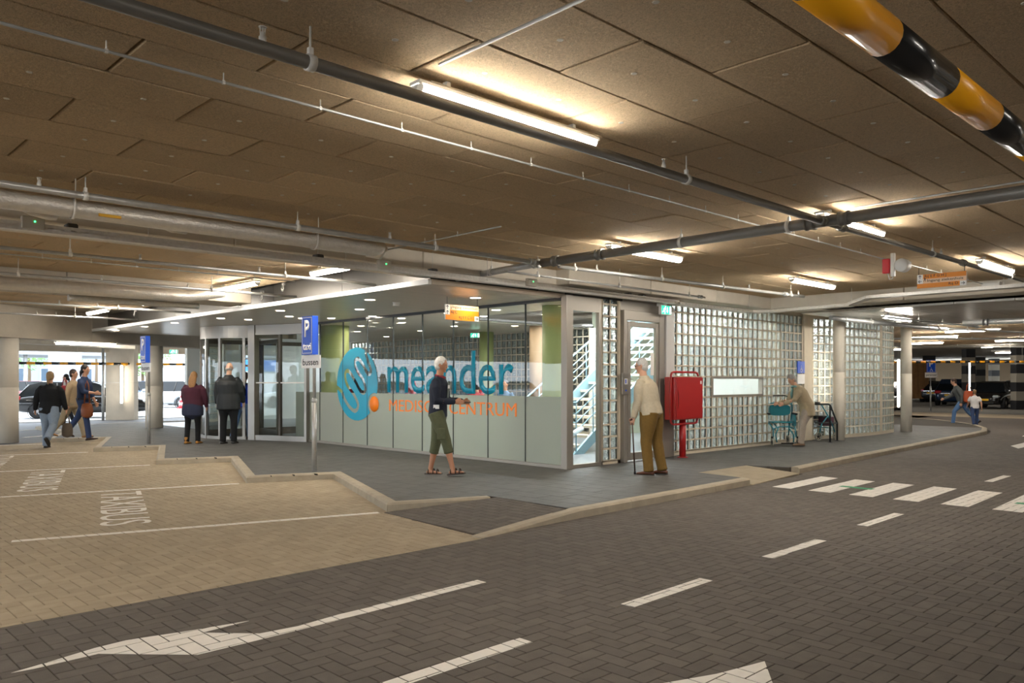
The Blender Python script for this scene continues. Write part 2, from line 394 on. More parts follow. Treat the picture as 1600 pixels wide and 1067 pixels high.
# base slabs
base = MB()
base.box((-30, -20, -.5), (75, 33.6, -.035), JOINT)
floor = base.build('floor', label='dark sand bed under the block paving of the garage roadway', cat='floor', kind='structure')
wb = MB().prism([(p[0], p[1]) for p in WALK], -.03, .088, JOINT)
walk = wb.build('floor_sidewalk', label='raised dark grey tiled sidewalk around the glazed hospital entrance', cat='sidewalk', kind='structure')
walk.name = 'sidewalk'
HB = .21; HWd = .105; JT = .0022
def brick_faces(mb, poly, z, m, j=JT, ch=.0035, dz=0.0, zf=None):
    p = clean(poly)
    if len(p) < 3 or abs(area(p)) < .0009: return
    if area(p) < 0: p = p[::-1]
    o = clean(inset(p, j)); i = clean(inset(p, j+ch))
    if len(o) != len(i) or len(o) < 3 or area(i) <= 0: return
    n = len(o); Z = (lambda q: z+dz+(zf(*q) if zf else 0))
    vs = [(q[0], q[1], Z(q)) for q in i]+[(q[0], q[1], Z(q)-.0025) for q in o]+[(q[0], q[1], Z(q)-.022) for q in o]
    fs = [tuple(range(n))]+[(n+k, n+(k+1) % n, (k+1) % n, k) for k in range(n)]+[(2*n+k, 2*n+(k+1) % n, n+(k+1) % n, n+k) for k in range(n)]
    mb.add(vs, fs, m)
def herring():
    """90 degree herringbone of 21 x 10.5 cm pavers over the visible ground"""
    w = HWd
    for i in range(-220, 420):
        for j in range(-170, 240):
            x = (i+2*j)*w; y = (i-2*j)*w
            if not (-9 < x < 26 and -2 < y < 22.2): continue
            for (x0, y0, x1, y1) in ((x, y, x+2*w, y+w), (x, y+w, x+w, y+3*w)):
                cx, cy = (x0+x1)/2, (y0+y1)/2; d = depth_of(cx, cy)
                if d < 3.2 or d > 23 or not in_view(cx, cy, 60): continue
                yield x0, y0, x1, y1, cx, cy, d
def zone_margin(zone, x0, y0, x1, y1):
    c = [inside(zone, x0, y0), inside(zone, x1, y0), inside(zone, x1, y1), inside(zone, x0, y1)]
    return sum(c)
stuff_d, stuff_b, stuff_r = MB(), MB(), MB(); near = []; ALLB = []
for b in herring():
    x0, y0, x1, y1, cx, cy, d = b; ALLB.append((x0, y0, x1, y1, d))
    done = False
    for zone, mb, m, zf in ((ROAD, stuff_d, BRICK_D, None), (BAYS, stuff_b, BRICK_B, None), (RAMP, stuff_r, BRICK_D, ramp_z)):
        c = zone_margin(zone, x0, y0, x1, y1)
        if c == 4:
            if zf is None: near.append((d, x0, y0, x1, y1, m, mb))
            else: brick_faces(mb, [(x0, y0), (x1, y0), (x1, y1), (x0, y1)], 0, m, zf=zf)
            done = True; break
        elif c > 0:
            p = clip(zone, x0, y0, x1, y1)
            if p: brick_faces(mb, p, 0, m, zf=zf)
near.sort(key=lambda t: t[0])
def shared_brick(w, h, m, name):
    mb = MB(); brick_faces(mb, [(-w/2, -h/2), (w/2, -h/2), (w/2, h/2), (-w/2, h/2)], 0, m)
    return mb.mesh(name)
SB = {}
cnt = 0
for d, x0, y0, x1, y1, m, mb in near:
    cx, cy = (x0+x1)/2, (y0+y1)/2; px, py = pix(cx, cy, 0)
    if cnt < 300 and -10 < px < 1610 and py < 1085:
        k = (x1-x0 > y1-y0, m.name)
        if k not in SB: SB[k] = shared_brick(x1-x0, y1-y0, m, 'brick')
        o = bpy.data.objects.new('brick', SB[k]); COL.objects.link(o); o.parent = floor
        o.location = Vector((cx, cy, random.uniform(-.0004, .0004)))-floor.location; o.rotation_euler = (random.uniform(-.003, .003), random.uniform(-.003, .003), 0)
        cnt += 1
    else: brick_faces(mb, [(x0, y0), (x1, y0), (x1, y1), (x0, y1)], 0, m, dz=random.uniform(-.0008, .0003))
stuff_d.build('dark_brick_paving', floor, kind='stuff'); stuff_b.build('beige_brick_paving', floor, kind='stuff')
stuff_r.build('sloping_brick_paving', floor, kind='stuff')
# ground beyond the built pavers: the same surfaces, pieces too small to tell apart
far = MB()
def flat(pts, z, m): far.add([(p[0], p[1], z) for p in (pts if area(pts) > 0 else pts[::-1])], [tuple(range(len(pts)))], m)
flat([(-30, -20), (75, -20), (75, 5.7), (-30, 5.7)], -.02, BRICK_D); flat([(-30, 5.7), (5.4, 5.7), (5.4, 22.1), (-30, 22.1)], -.018, BRICK_B)
STREET = mat('street_asphalt', hexc('5a5a5c'), .7, var=(1.2, .06), bump=(90, .2))
flat([(-30, 22.1), (6.7, 22.1), (6.7, 28.2), (34, 28.9), (75, 29), (75, 33.0), (-30, 33.0)], -.004, STREET)
far.build('far_paving', floor, kind='stuff')
flatR = MB()
def flat2(pts, z, m): flatR.add([(p[0], p[1], z) for p in (pts if area(pts) > 0 else pts[::-1])], [tuple(range(len(pts)))], m)
flat2([(25.5, -3), (38, -3), (38, 13), (34, 13), (33, 11.7), (31.8, 10.2), (30.2, 8.9), (28.8, 8.0), (27.2, 7.3), (25.5, 6.9)], -.0005, BRICK_D)
flat2([(33.8, 12), (36.9, 12), (36.9, 29), (33.8, 29)], -.0005, BRICK_D)
flat2([(37, -10), (41, -10), (41, 29), (37, 29)], .0, BRICK_B); flat2([(41, -10), (75, -10), (75, 29), (41, 29)], .0, mat('grey_paver', hexc('6f6a62'), .85, var=(4, .08)))
flatR.build('far_lane_paving', floor, kind='stuff')
# ---- sidewalk tiles 30 x 30
tiles = []; tm = MB(); tb = MB()
for i in range(17, 90):
    for j in range(18, 98):
        x0, y0 = i*.3, j*.3+(.15 if i % 2 else 0); x1, y1 = x0+.3, y0+.3; cx, cy = x0+.15, y0+.15
        if not in_view(cx, cy, 30, .1) or depth_of(cx, cy) > 32: continue
        if cx > 9.9 and cy > 9.3 and not (cx > 20): continue
        c = zone_margin(WALK, x0, y0, x1, y1)
        if c == 4: tiles.append((depth_of(cx, cy), cx, cy))
        elif c: 
            p = clip(WALK, x0, y0, x1, y1)
            if p: brick_faces(tm, p, .1, TILE_D, j=.002, ch=.003)
        if x0 < 12.6 and y1 > 5.9 and y0 < 7:
            p = clip(BEIGE_RAMP, x0, y0, x1, y1)
            if p: brick_faces(tb, p, 0, TILE_B, j=.002, ch=.003, zf=bramp_z)
tiles.sort(); TS = MB(); brick_faces(TS, [(-.15, -.15), (.15, -.15), (.15, .15), (-.15, .15)], 0, TILE_D, j=.002, ch=.003); TS = TS.mesh('tile')
for k, (d, cx, cy) in enumerate(tiles):
    if k < 300:
        o = bpy.data.objects.new('paving_tile', TS); COL.objects.link(o); o.parent = walk; o.location = Vector((cx, cy, .1+random.uniform(-.001, .0005)))-walk.location
    else: brick_faces(tm, [(cx-.15, cy-.15), (cx+.15, cy-.15), (cx+.15, cy+.15), (cx-.15, cy+.15)], .1, TILE_D, j=.002, ch=.003, dz=random.uniform(-.001, .0005))
tm.build('tile_paving', walk, kind='stuff'); tb.build('beige_tile_ramp', walk, kind='stuff')
# ---- markings: painted on the pavers, broken by their joints
def marking(poly, name, label, m=PAINT_W, group=None, cat='road marking', z=.0016, holes=None):
    mb = MB(); xs = [p[0] for p in poly]; ys = [p[1] for p in poly]; a, b, c, d = min(xs), max(xs), min(ys), max(ys)
    for (x0, y0, x1, y1, dd) in ALLB:
        if x1 < a or x0 > b or y1 < c or y0 > d: continue
        p = clean(clip(poly, x0+.0045, y0+.0045, x1-.0045, y1-.0045))
        if len(p) < 3 or abs(area(p)) < 2e-5: continue
        if area(p) < 0: p = p[::-1]
        n = len(p); mb.add([(q[0], q[1], z) for q in p]+[(q[0], q[1], -.003) for q in p], [tuple(range(n))]+[(n+k, n+(k+1) % n, (k+1) % n, k) for k in range(n)], m)
    if not mb.f:
        mb.add([(p[0], p[1], z) for p in (poly if area(poly) > 0 else poly[::-1])], [tuple(range(len(poly)))], m)
    return mb.build(name, label=label, cat=cat, group=group)
def bar(x0, y0, x1, y1, w):
    d = Vector((x1-x0, y1-y0)).normalized(); n = Vector((-d.y, d.x))*w/2
    return [(x0-n.x, y0-n.y), (x1-n.x, y1-n.y), (x1+n.x, y1+n.y), (x0+n.x, y0+n.y)]
ARROW = [(1.0, 4.79), (1.10, 4.775), (1.42, 4.79), (1.81, 4.39), (2.16, 4.39), (2.72, 4.405), (4.03, 4.46), (4.03, 4.56), (2.78, 4.51), (2.47, 4.47), (2.23, 4.50), (1.99, 4.755), (2.30, 4.785), (1.96, 4.845), (1.61, 4.925), (1.43, 4.905), (1.22, 4.845)]
marking(ARROW, 'lane_arrow', 'long white lane arrow painted on dark pavers at the lower left')
marking([(3.2, 2.40), (3.63, 2.235), (3.98, 2.155), (3.72, 1.97), (3.45, 1.85), (3.2, 1.9), (2.9, 2.0), (2.9, 2.45)], 'lane_arrow', 'white arrow tip cut off by the bottom edge of the picture')
for k, (a, b, v) in enumerate([(2.28, 3.30, 3.29), (4.30, 5.30, 3.34), (6.34, 7.40, 3.41), (8.45, 9.52, 3.47), (13.5, 14.57, 3.66)]):
    marking(bar(a, v-.005, b, v+.015, .11), 'lane_dash', ['white lane dash nearest the camera beside the cut-off arrow tip', 'second white lane dash from the camera in the middle of the road', 'third white lane dash from the camera, mid road', 'white lane dash just before the zebra crossing', 'small white lane dash beyond the zebra crossing'][k], group=None)
for k in range(7):
    v0 = 5.35-.565*k; h = .28+.03*(k > 0)
    poly = [(10.62, v0), (12.30, v0+.07), (12.33, v0+.07+h), (10.62, v0+h)]
    if k < 6:
        marking(poly, 'zebra_bar', ['white zebra bar nearest the kerb ramp', 'second white zebra bar from the kerb with green paint on it', 'third white zebra bar from the kerb', 'fourth white zebra bar from the kerb', 'fifth white zebra bar from the kerb', 'white zebra bar at the right edge of the picture'][k], group=None)
marking(bar(11.39, 4.98, 11.39, 4.52, .14), 'painted_footprints', 'green painted route mark across the second and third zebra bars', GREENP, z=.0026)
marking(bar(11.39, 2.78, 11.39, 2.4, .14), 'painted_footprints', 'green painted route mark on the zebra bar at the right edge', GREENP, z=.0026)
marking([(25.2, 6.0), (27.2, 6.3), (27.2, 5.95), (25.1, 5.7)], 'zebra_bar', 'distant white bar painted on the lane beside the curved kerb')
marking([(25.9, 4.7), (27.9, 5.0), (27.9, 4.5), (25.7, 4.3)], 'zebra_bar', 'distant white bar painted near the right edge, past the curved kerb')
marking([(21.3, 5.30), (22.6, 5.35), (22.6, 5.0), (20.6, 4.98)], 'lane_arrow', 'small distant white arrow at the right edge of the road')
BD = Vector((-3.45, 1.04)).normalized(); BN = Vector((-BD.y, BD.x))
for k in range(5):
    o = Vector((5.27, 7.68+3.6*k-(.5 if k == 4 else 0))); L = 3.6 if k == 0 else (1.5 if k == 4 else 6.5)
    e = o+BD*L
    marking(bar(o.x, o.y, e.x, e.y, .10), 'bay_line', ['white bay line running left from the nearest kerb corner', 'white bay line under the nearest TAXIBUS lettering', 'white bay line above the nearest TAXIBUS lettering', 'white bay line just behind the nearest walking couple of bays', 'farthest white bay line by the left column'][k] if k else 'white bay line running left from the nearest kerb corner', group=None)
def paved_text(s, org, xd, yd, w, h, label):
    ob = text_mesh(s, w, h, (org[0], org[1], .0016), (xd[0], xd[1], 0), (yd[0], yd[1], 0), PAINT_W, name='bay_lettering', t=.0005)
    tag(ob, label, 'road marking'); return ob
XD = Vector((-.289, -.957)); YD = Vector((.957, -.289))
for k in range(3):
    paved_text('TAXIBUS', (3.47, 11.62+3.57*k), XD, YD, 2.78, .50, ['white TAXIBUS lettering painted in the nearest bay', 'white TAXIBUS lettering painted in the second bay', 'white TAXIBUS lettering painted in the third bay, cut by the left edge'][k])
for (x0, y0, x1, y1, lb) in ((5.4, 24.5, 8.6, 26.5, 'white line on the street behind the women at left'), (6.0, 28.0, 12.5, 30.0, 'white line on the far side of the street behind the pillars'), (9, 27.6, 14, 29.2, 'thin white line on the street by the round concrete column')):
    MB().prism(bar(x0, y0, x1, y1, .12), -.003, .002, PAINT_W).build('street_line', label=lb, cat='road marking')
# ================================================================== CEILING AND SHELL
ceil = MB().box((-16, -16, 3.36), (78, 34.2, 3.8), CONC).build('ceiling', label='concrete deck over the whole garage, above the wood wool boards', cat='ceiling', kind='structure')
PW, PL, CH = .59, 1.24, 3.27
def panel_mesh():
    mb = MB(); w, l, g = PW/2-.0035, PL/2-.006, .008
    vs = []
    for (a, b, z) in ((l, w, .085), (l, w, g), (l-g, w-g, 0)):
        vs += [(-a, -b, z), (a, -b, z), (a, b, z), (-a, b, z)]
    fs = [(0, 1, 2, 3), (11, 10, 9, 8)]+[(4*r+(k+1) % 4, 4*r+k, 4*r+4+k, 4*r+4+(k+1) % 4) for r in (0, 1) for k in range(4)]
    mb.add(vs, fs, WWOOL)
    for x in (-.31, .31):
        n = 6; mb.add([(x+.017*cos(2*pi*k/n), .017*sin(2*pi*k/n), -.0025) for k in range(n)]+[(x+.022*cos(2*pi*k/n), .022*sin(2*pi*k/n), .002) for k in range(n)],
                      [tuple(range(n-1, -1, -1))]+[(k, (k+1) % n, n+(k+1) % n, n+k) for k in range(n)], CONC_L)
    return mb
PMB = panel_mesh(); PM = PMB.mesh('ceiling_panel')
panels = []
for (u0, u1, v0, v1) in ((-6.5, 15.66, -6, 8.33), (-6.5, 9.28, 8.335, 8.6), (-3, 6.9, 9.42, 14.2), (-3, 6.9, 15.2, 20.8), (22.2, 42, -8, 14)):
    jr = int(math.floor((v0-1.89)/PW))
    for r in range(jr, int((v1-1.89)/PW)+2):
        y0 = 1.89+r*PW; y1 = y0+PW
        if y1 < v0+.02 or y0 > v1-.02: continue
        off = 2.09 if r % 2 else 1.48
        for c in range(int((u0-off)/PL)-2, int((u1-off)/PL)+2):
            x0 = off+c*PL; x1 = x0+PL
            if x1 < u0+.02 or x0 > u1-.02: continue
            X0, X1, Y0, Y1 = max(x0, u0), min(x1, u1), max(y0, v0), min(y1, v1)
            full = abs((X1-X0)-PL) < .01 and abs((Y1-Y0)-PW) < .01
            cx, cy = (X0+X1)/2, (Y0+Y1)/2; d = depth_of(cx, cy)
            vis = d > .5 and -80 < pix(cx, cy, CH)[0] < 1680 and pix(cx, cy, CH)[1] > -150
            panels.append((0 if (full and vis) else 1, d, cx, cy, (X1-X0)/PL, (Y1-Y0)/PW))
panels.sort(); rest = MB()
for k, (fl, d, cx, cy, sx, sy) in enumerate(panels):
    dz = random.choice((-.004, -.001, 0, .001, .003))+random.uniform(-.001, .001)
    if fl == 0 and k < 300:
        o = bpy.data.objects.new('wood_wool_panel', PM); COL.objects.link(o); o.parent = ceil; o.location = Vector((cx, cy, CH+dz))-ceil.location
    elif d > -9:
        for m in (WWOOL, CONC_L):
            i = PMB.mats.index(m); fs = [f for f, mi in zip(PMB.f, PMB.m) if mi == i]; ids = sorted({q for f in fs for q in f}); mp = {q: n for n, q in enumerate(ids)}
            rest.add([(cx+PMB.v[q][0]*sx, cy+PMB.v[q][1]*sy, CH+dz+PMB.v[q][2]) for q in ids], [tuple(mp[q] for q in f) for f in fs], m)
rest.build('wood_wool_panels', ceil, kind='stuff')
def joint_lines(mb, a, b, n, axis):
    pass
def beam(a, b, label, m=CONC, joints=0, axis=0):
    root = empty('trim_1', (min(a[0], b[0]), min(a[1], b[1]), min(a[2], b[2])), label, 'beam', kind='structure'); root.name = 'ceiling_beam'
    n = max(1, joints); L = b[axis]-a[axis]
    for k in range(n):
        p = list(a); q = list(b); p[axis] = a[axis]+L*k/n+(.004 if k else 0); q[axis] = a[axis]+L*(k+1)/n-(.004 if k < n-1 else 0)
        MB().box(p, q, m, .012).build('beam_segment', root)
    return root
beam((-12, 8.62, 3.04), (9.3, 9.4, 3.4), 'pale concrete ceiling beam behind the long cable tray and foil duct', CONC_L, 8)
beam((9.3, 8.35, 3.04), (15.7, 9.2, 3.4), 'pale concrete ceiling beam above the door and glass block wall', CONC_L, 3)
beam((15.7, -12, 3.04), (16.3, 9.2, 3.4), 'pale concrete ceiling beam crossing behind the hanging orange sign', CONC_L, 6, 1)
beam((-12, 14.25, 2.98), (6.9, 15.15, 3.4), 'pale concrete ceiling beam behind the second foil duct at left', CONC, 6)
beam((16.3, 7.95, 3.12), (24.5, 13, 3.4), 'pale concrete ceiling edge above the curved glass block bay', CONC_L, 3)
beam((-16, 33.2, 2.62), (30, 33.6, 3.4), 'concrete edge beam over the street opening behind the parked black car', CONC, 12)
beam((22.0, -12, 3.0), (22.5, 8, 3.4), 'concrete beam behind the metal clad soffit at right', CONC, 4, 1)
p1 = Vector(AT(11, 19.6)); p2 = Vector(AT(241, 24.2)); dd = (p2-p1).normalized(); nn = Vector((-dd.y, dd.x))
a0 = p1-dd*7; a1 = p2+dd*3.6
r = empty('ceiling_beam', (a0.x, a0.y, 2.58), 'deep concrete beam carried by the two round concrete columns at left', 'beam', kind='structure')
for k in range(5):
    q0 = a0+(a1-a0)*k/5; q1 = a0+(a1-a0)*((k+1)/5)-dd*.01
    MB().prism([tuple(q0+nn*.3), tuple(q0-nn*.3), tuple(q1-nn*.3), tuple(q1+nn*.3)], 2.58, 3.4, CONC).build('beam_segment', r)
q0 = p1-dd*9+nn*4.8; q1 = p2+dd*4+nn*4.8
r = empty('ceiling_beam', (q0.x, q0.y, 2.66), 'second concrete beam seen over the street behind the round columns', 'beam', kind='structure')
MB().prism([tuple(q0+nn*.2), tuple(q0-nn*.2), tuple(q1-nn*.2), tuple(q1+nn*.2)], 2.70, 3.4, CONC_L).build('beam_segment', r)
for k in range(10): MB().box((-6+1.14*k, 8.595, 3.12), (-6+1.14*k+1.132, 8.618, 3.262), WWOOL).build('beam_shade_strip', ceil)  # brown strips stand in for the shade on the beam's near face
r = beam((-16, -16, 2.55), (-15.7, 33.2, 3.4), 'added unseen concrete edge beam left of the picture, trimming the daylight reflected in the glass', CONC, 10, 1)  # edge beam added out of view to lower the daylight band reflected in the glass
for k in range(8): MB().box((-16, -12+6*k, 0), (-15.6, -11.5+6*k, 2.55), CONC).build('added_pier', label='added unseen square concrete pier on the open left side of the garage, pier %s' % ('one two three four five six seven eight'.split()[k]), cat='column', kind='structure')  # piers added out of view to break up the daylight from the open side
# outer shell far out of sight or in the depths
MB().box((-16, -16.3, -.4), (78, -16, 3.8), CONC).build('wall_back', label='concrete garage wall behind the camera', cat='wall', kind='structure')
MB().box((77.7, -16, -.4), (78, 34, 3.8), mat('dark_wall', hexc('4e4234'), .95, spec=.05)).build('wall_far', label='dark garage wall at the far end behind the parked cars', cat='wall', kind='structure')
MB().box((30, 33.3, -.4), (78, 33.6, 3.8), CONC).build('wall_street', label='concrete wall closing the garage beyond the building', cat='wall', kind='structure')
for px, d, r0, zt, lb in ((11, 19.6, .25, 2.6, 'round concrete column at the left edge of the picture'), (241, 24.2, .25, 2.6, 'round concrete column behind the second blue parking sign'),
                     (1310.5, 19.1, .132, 3.3, 'slim round column beside the black rail, in front of the glass block bay'), (1416, 22.4, .145, 3.3, 'slim round column standing free at the end of the building')):
    x, y = AT(px, d); zb = .0 if px == 11 else .09
    c = MB().lathe([(r0, zb), (r0, zt*.52), (r0-.004, zt*.52+.003), (r0-.004, zt*.52+.012), (r0, zt*.52+.015), (r0, zt)], (x, y, 0), 'z', CONC_L, 32).build('concrete_column', label=lb, cat='column', kind='structure')
def wallblock(px0, px1, d, zt, lb, m=CONC, th=.35, bands=0, zb=0.0):
    x0, y0 = AT(px0, d); x1, y1 = AT(px1, d); a = Vector((x0, y0)); b = Vector((x1, y1)); e = (b-a).normalized(); n = Vector((-e.y, e.x))*th
    root = empty('wall_pier', (x0, y0, zb), lb, 'pier', kind='structure')
    if bands:
        h = (zt-zb)/bands
        for k in range(bands): MB().prism([tuple(a), tuple(b), tuple(b+n), tuple(a+n)], zb+h*k, zb+h*(k+1)-.004, m if isinstance(m, type(CONC)) else m[k % 2]).build('panel', root)
    return root
wallblock(165, 209.5, 31, 2.9, 'concrete wall pier with a vertical tube lamp behind the women at left', CONC, .35, 2)
wallblock(75, 122, 34.2, 2.9, 'grey concrete wall pier behind the roof of the black estate car', mat('blue_grey_concrete', hexc('a9adb4'), .85), .3, 2)
MB().tube([(*AT(161, 30.5), 0), (*AT(161, 30.5), 3.3)], .05, PIPE_L).build('steel_post', label='thin grey steel post left of the concrete wall pier', cat='post')
BAND = (mat('stripe_black', (.02, .02, .022), .5), mat('stripe_grey', hexc('8d8578'), .7))
for k, (a, b, d, lb) in enumerate([(1588, 1612, 42, 'black and grey banded column at the right edge'), (1510, 1524, 46, 'banded column with a vertical tube lamp beside the black hatchback'), (1447, 1462, 58, 'banded column standing behind the staff parking sign'), (1526, 1540, 62, 'distant banded column above the roof of the black hatchback'), (1550, 1562, 66, 'most distant banded column at right')]):
    wallblock(a, b, d, 3.36, lb, BAND, .5, 7)
# brown slatted wall in the depths: slats are parts
x0, y0 = AT(1420, 57); x1, y1 = AT(1452, 57); a = Vector((x0, y0)); e = Vector((x1-x0, y1-y0)); L = e.length; e.normalize(); n = Vector((-e.y, e.x))
r = empty('wall_slatted', (x0, y0, 0), 'brown timber slatted wall in the depths behind the staff parking sign', 'wall', kind='structure'); WOOD = mat('brown_timber', hexc('8a6238'), .7, var=(3, .15), island=.12)
for k in range(12):
    q = a+e*(L*k/12); q1 = a+e*(L*(k+1)/12-.03)
    MB().prism([tuple(q), tuple(q1), tuple(q1+n*.06), tuple(q+n*.06)], .25, 3.0, WOOD).build('slat', r)
# metal clad soffit right
r = empty('ceiling_soffit', (16.3, -12, 2.96), 'smooth metal clad soffit behind the cable tray on the right', 'ceiling', kind='structure')
SOF = mat('soffit_metal', hexc('a09a90'), .3, .7, var=(1.5, .05))
for k in range(19): MB().box((16.32, -11+k, 2.96), (22.0, -11+k+.99, 3.0), SOF).build('soffit_panel', r)
# ---- canopy over the entrance
can = empty('canopy', (6.8, 8.7, 2.86), 'entrance canopy with white edge and slatted metal underside full of round downlights', 'canopy', kind='structure')
v = 8.78; k = 0
while v < 23.6:
    MB().box((6.86, v, 2.865), (17.6 if v > 13.3 else 11.0, v+.146, 2.88), SLAT).build('ceiling_slat', can); v += .15
MB().box((6.8, 8.72, 2.86), (6.86, 23.7, 2.93), mat('white_edge', hexc('e9e6e0'), .4)).build('white_fascia', can)
MB().box((6.86, 8.70, 2.86), (9.58, 8.77, 2.93), mat('beige_edge', hexc('cbbba6'), .5)).build('front_fascia', can)
MB().box((6.8, 23.6, 2.86), (12, 23.7, 2.93), mat('beige_edge', (1, 1, 1))).build('end_fascia', can)
MB().box((6.86, 8.78, 2.881), (11.0, 23.6, 2.93), DARK).build('deck', can); MB().box((11.0, 13.3, 2.881), (17.6, 23.6, 2.93), DARK).build('deck', can); MB().box((10.98, 8.84, 2.865), (11.0, 13.3, 3.36), LW0 if False else CONC_L).build('ceiling_step', can)
for k in range(6):
    MB().box((7.25, 9.25+2.4*k, 2.93), (7.4, 9.25+2.4*k+2.39, 3.36), mat('upstand_metal', hexc('66625c'), .35, .6)).build('upstand_panel', can)
MB().box((7.4, 9.22, 2.93), (9.5, 9.3, 3.05), DARK).build('upstand_return', can)
dl = empty('downlight', (0, 0, 0), 'round recessed downlight in the slatted canopy ceiling', 'downlight', 'downlights in the entrance canopy')
DLM1 = MB().lathe([(.085, -.012), (.105, -.012), (.115, 0), (.115, .004)], (0, 0, 0), 'z', WHITE, 20, False).mesh('ring'); DLM2 = MB().lathe([(0, -.006), (.09, -.006)], (0, 0, 0), 'z', DOWN, 20).mesh('glow')
for nm, me in (('ring', DLM1), ('diffuser', DLM2)):
    o = bpy.data.objects.new(nm, me); COL.objects.link(o); o.parent = dl
first = True
DLP = [(578, 468), (562, 483), (582, 494), (438, 485), (452, 494), (472, 497), (578, 496), (627, 497), (743, 465), (628, 504), (388, 499), (345, 497), (273, 504), (226, 510), (181, 516), (775, 484), (756, 494), (518, 497), (700, 489)]
for k, (a, b) in enumerate(DLP):
    x, y = W2(a, b, 2.86)
    if first: dl.location = (x, y, 2.865); first = False
    else: copy_tree(dl, (x, y, 2.865))
for (x, y) in ((10.3, 12.5), (13.5, 13.9), (12.5, 15), (10.8, 16.5), (12, 18.5), (14, 20), (13, 17)): copy_tree(dl, (x, y, 2.865))
x, y = W2(619, 478, 2.8); MB().lathe([(.05, 0), (.06, .01), (.055, .05), (.07, .06)], (x, y, 2.80), 'z', WHITE, 16).build('smoke_detector', label='small round smoke detector on the canopy ceiling', cat='smoke detector')
# ================================================================== BUILDING
Z0 = .1; GT = 2.82
wl = empty('wall_side', (9.51, 8.6, Z0), 'glazed entrance wall with clear glass above a frosted band', 'wall', kind='structure')
MV = [8.66, 9.53, 10.47, 11.43, 12.37, 13.34, 14.27, 15.22, 16.2, 16.82, 17.32]
MB().box((9.47, 8.60, .1), (9.57, 17.4, .155), FRAME, .005).build('bottom_rail', wl)
MB().box((9.47, 8.60, GT), (9.57, 17.4, 2.87), mat('dark_rail', (.03, .03, .03), .4)).build('top_rail', wl)
MB().box((9.44, 8.53, .1), (9.60, 8.66, 2.90), FRAME, .008).build('corner_post', wl)
for k in range(len(MV)-1):
    a, b = MV[k]+.006, MV[k+1]-.006
    MB().add([(9.51, a, 1.26), (9.51, a, GT), (9.51, b, GT), (9.51, b, 1.26)], [(0, 1, 2, 3)], GLASS).build('glass_pane', wl)
    MB().box((9.507, a, .155), (9.515, b, 1.26), FROST).build('frosted_pane', wl)
    if k: MB().box((9.495, MV[k]-.006, .155), (9.525, MV[k]+.006, GT), mat('dark_seal', (.02, .025, .025), .4)).build('seal', wl)
# disc logo with its meander cut out, one flat thing on the glass
LP = [(75, 560), (150, 625), (190, 720), (250, 820), (320, 878), (360, 840), (360, 770), (300, 650), (235, 560), (205, 480), (200, 400), (225, 365), (265, 390), (330, 500), (390, 610), (435, 645), (460, 600), (430, 480), (360, 370), (328, 280), (335, 225), (375, 215), (430, 290), (470, 370), (505, 405), (530, 370), (510, 290), (480, 200), (462, 130)]
def GP(zx, zy):
    px, py = 515+zx/8.21, 535+zy/8.21; v_, Y = on_u(px, 9.5); return v_, CZ+(HZ-py)*Y/F
path = [GP(*p) for p in LP]; sm = []
for i in range(len(path)-1):
    p0 = path[max(0, i-1)]; p1_ = path[i]; p2_ = path[i+1]; p3 = path[min(len(path)-1, i+2)]
    for k in range(6):
        t = k/6; sm.append(tuple(.5*((2*p1_[j])+(-p0[j]+p2_[j])*t+(2*p0[j]-5*p1_[j]+4*p2_[j]-p3[j])*t*t+(-p0[j]+3*p1_[j]-3*p2_[j]+p3[j])*t**3) for j in (0, 1)))
sm.append(path[-1])
dc = GP(347, 533); dotc = GP(572, 790); N_ = 150; R_ = .785; st = 2*R_/N_
def keep(v_, z_):
    if (v_-dc[0])**2+(z_-dc[1])**2 > R_*R_: return False
    if (v_-dotc[0])**2+(z_-dotc[1])**2 < .235**2: return False
    for (a, b) in sm:
        if (v_-a)**2+(z_-b)**2 < .0021: return False
    return True
lg = MB(); lx = 9.497
for r_ in range(N_):
    z = dc[1]-R_+(r_+.5)*st; run = None
    for c in range(N_+1):
        vv = dc[0]-R_+(c+.5)*st; kk = c < N_ and keep(vv, z)
        if kk and run is None: run = vv-st/2
        if not kk and run is not None:
            e_ = vv-st/2; lg.add([(lx, run, z-st/2), (lx, e_, z-st/2), (lx, e_, z+st/2), (lx, run, z+st/2)], [(0, 3, 2, 1)], TEAL)
            lg.add([(9.503, run, z-st/2), (9.503, e_, z-st/2), (9.503, e_, z+st/2), (9.503, run, z+st/2)], [(0, 1, 2, 3)], TEAL); run = None
lg.build('logo_disc', label='large round teal emblem with a winding white meander cut through it, on the entrance glass', cat='emblem')
MB().lathe([(0, -.003), (.165, -.003), (.165, .002), (0, .002)], (9.499, *dotc), 'x', ORL, 40).build('logo_dot', label='orange dot beside the teal round emblem on the glass', cat='emblem')
t = text_mesh('meander', 3.72, .79, (9.505, 13.54, 1.275), (0, -1, 0), (0, 0, 1), TEAL, t=.004, bold=.006); t.name = 'wall_lettering'; tag(t, 'large teal word meander across the clear entrance glass', 'lettering')
for wd_, a_, b_ in (('MEDISCH', 608, 691), ('CENTRUM', 702, 807)):
    va_, vb_ = on_u(a_, 9.5)[0], on_u(b_, 9.5)[0]
    t = text_mesh(wd_, va_-vb_, .235, (9.505, va_, .905), (0, -1, 0), (0, 0, 1), ORL, t=.006); t.name = 'wall_lettering'; tag(t, 'orange word %s on the frosted band of the entrance glass' % wd_, 'lettering')
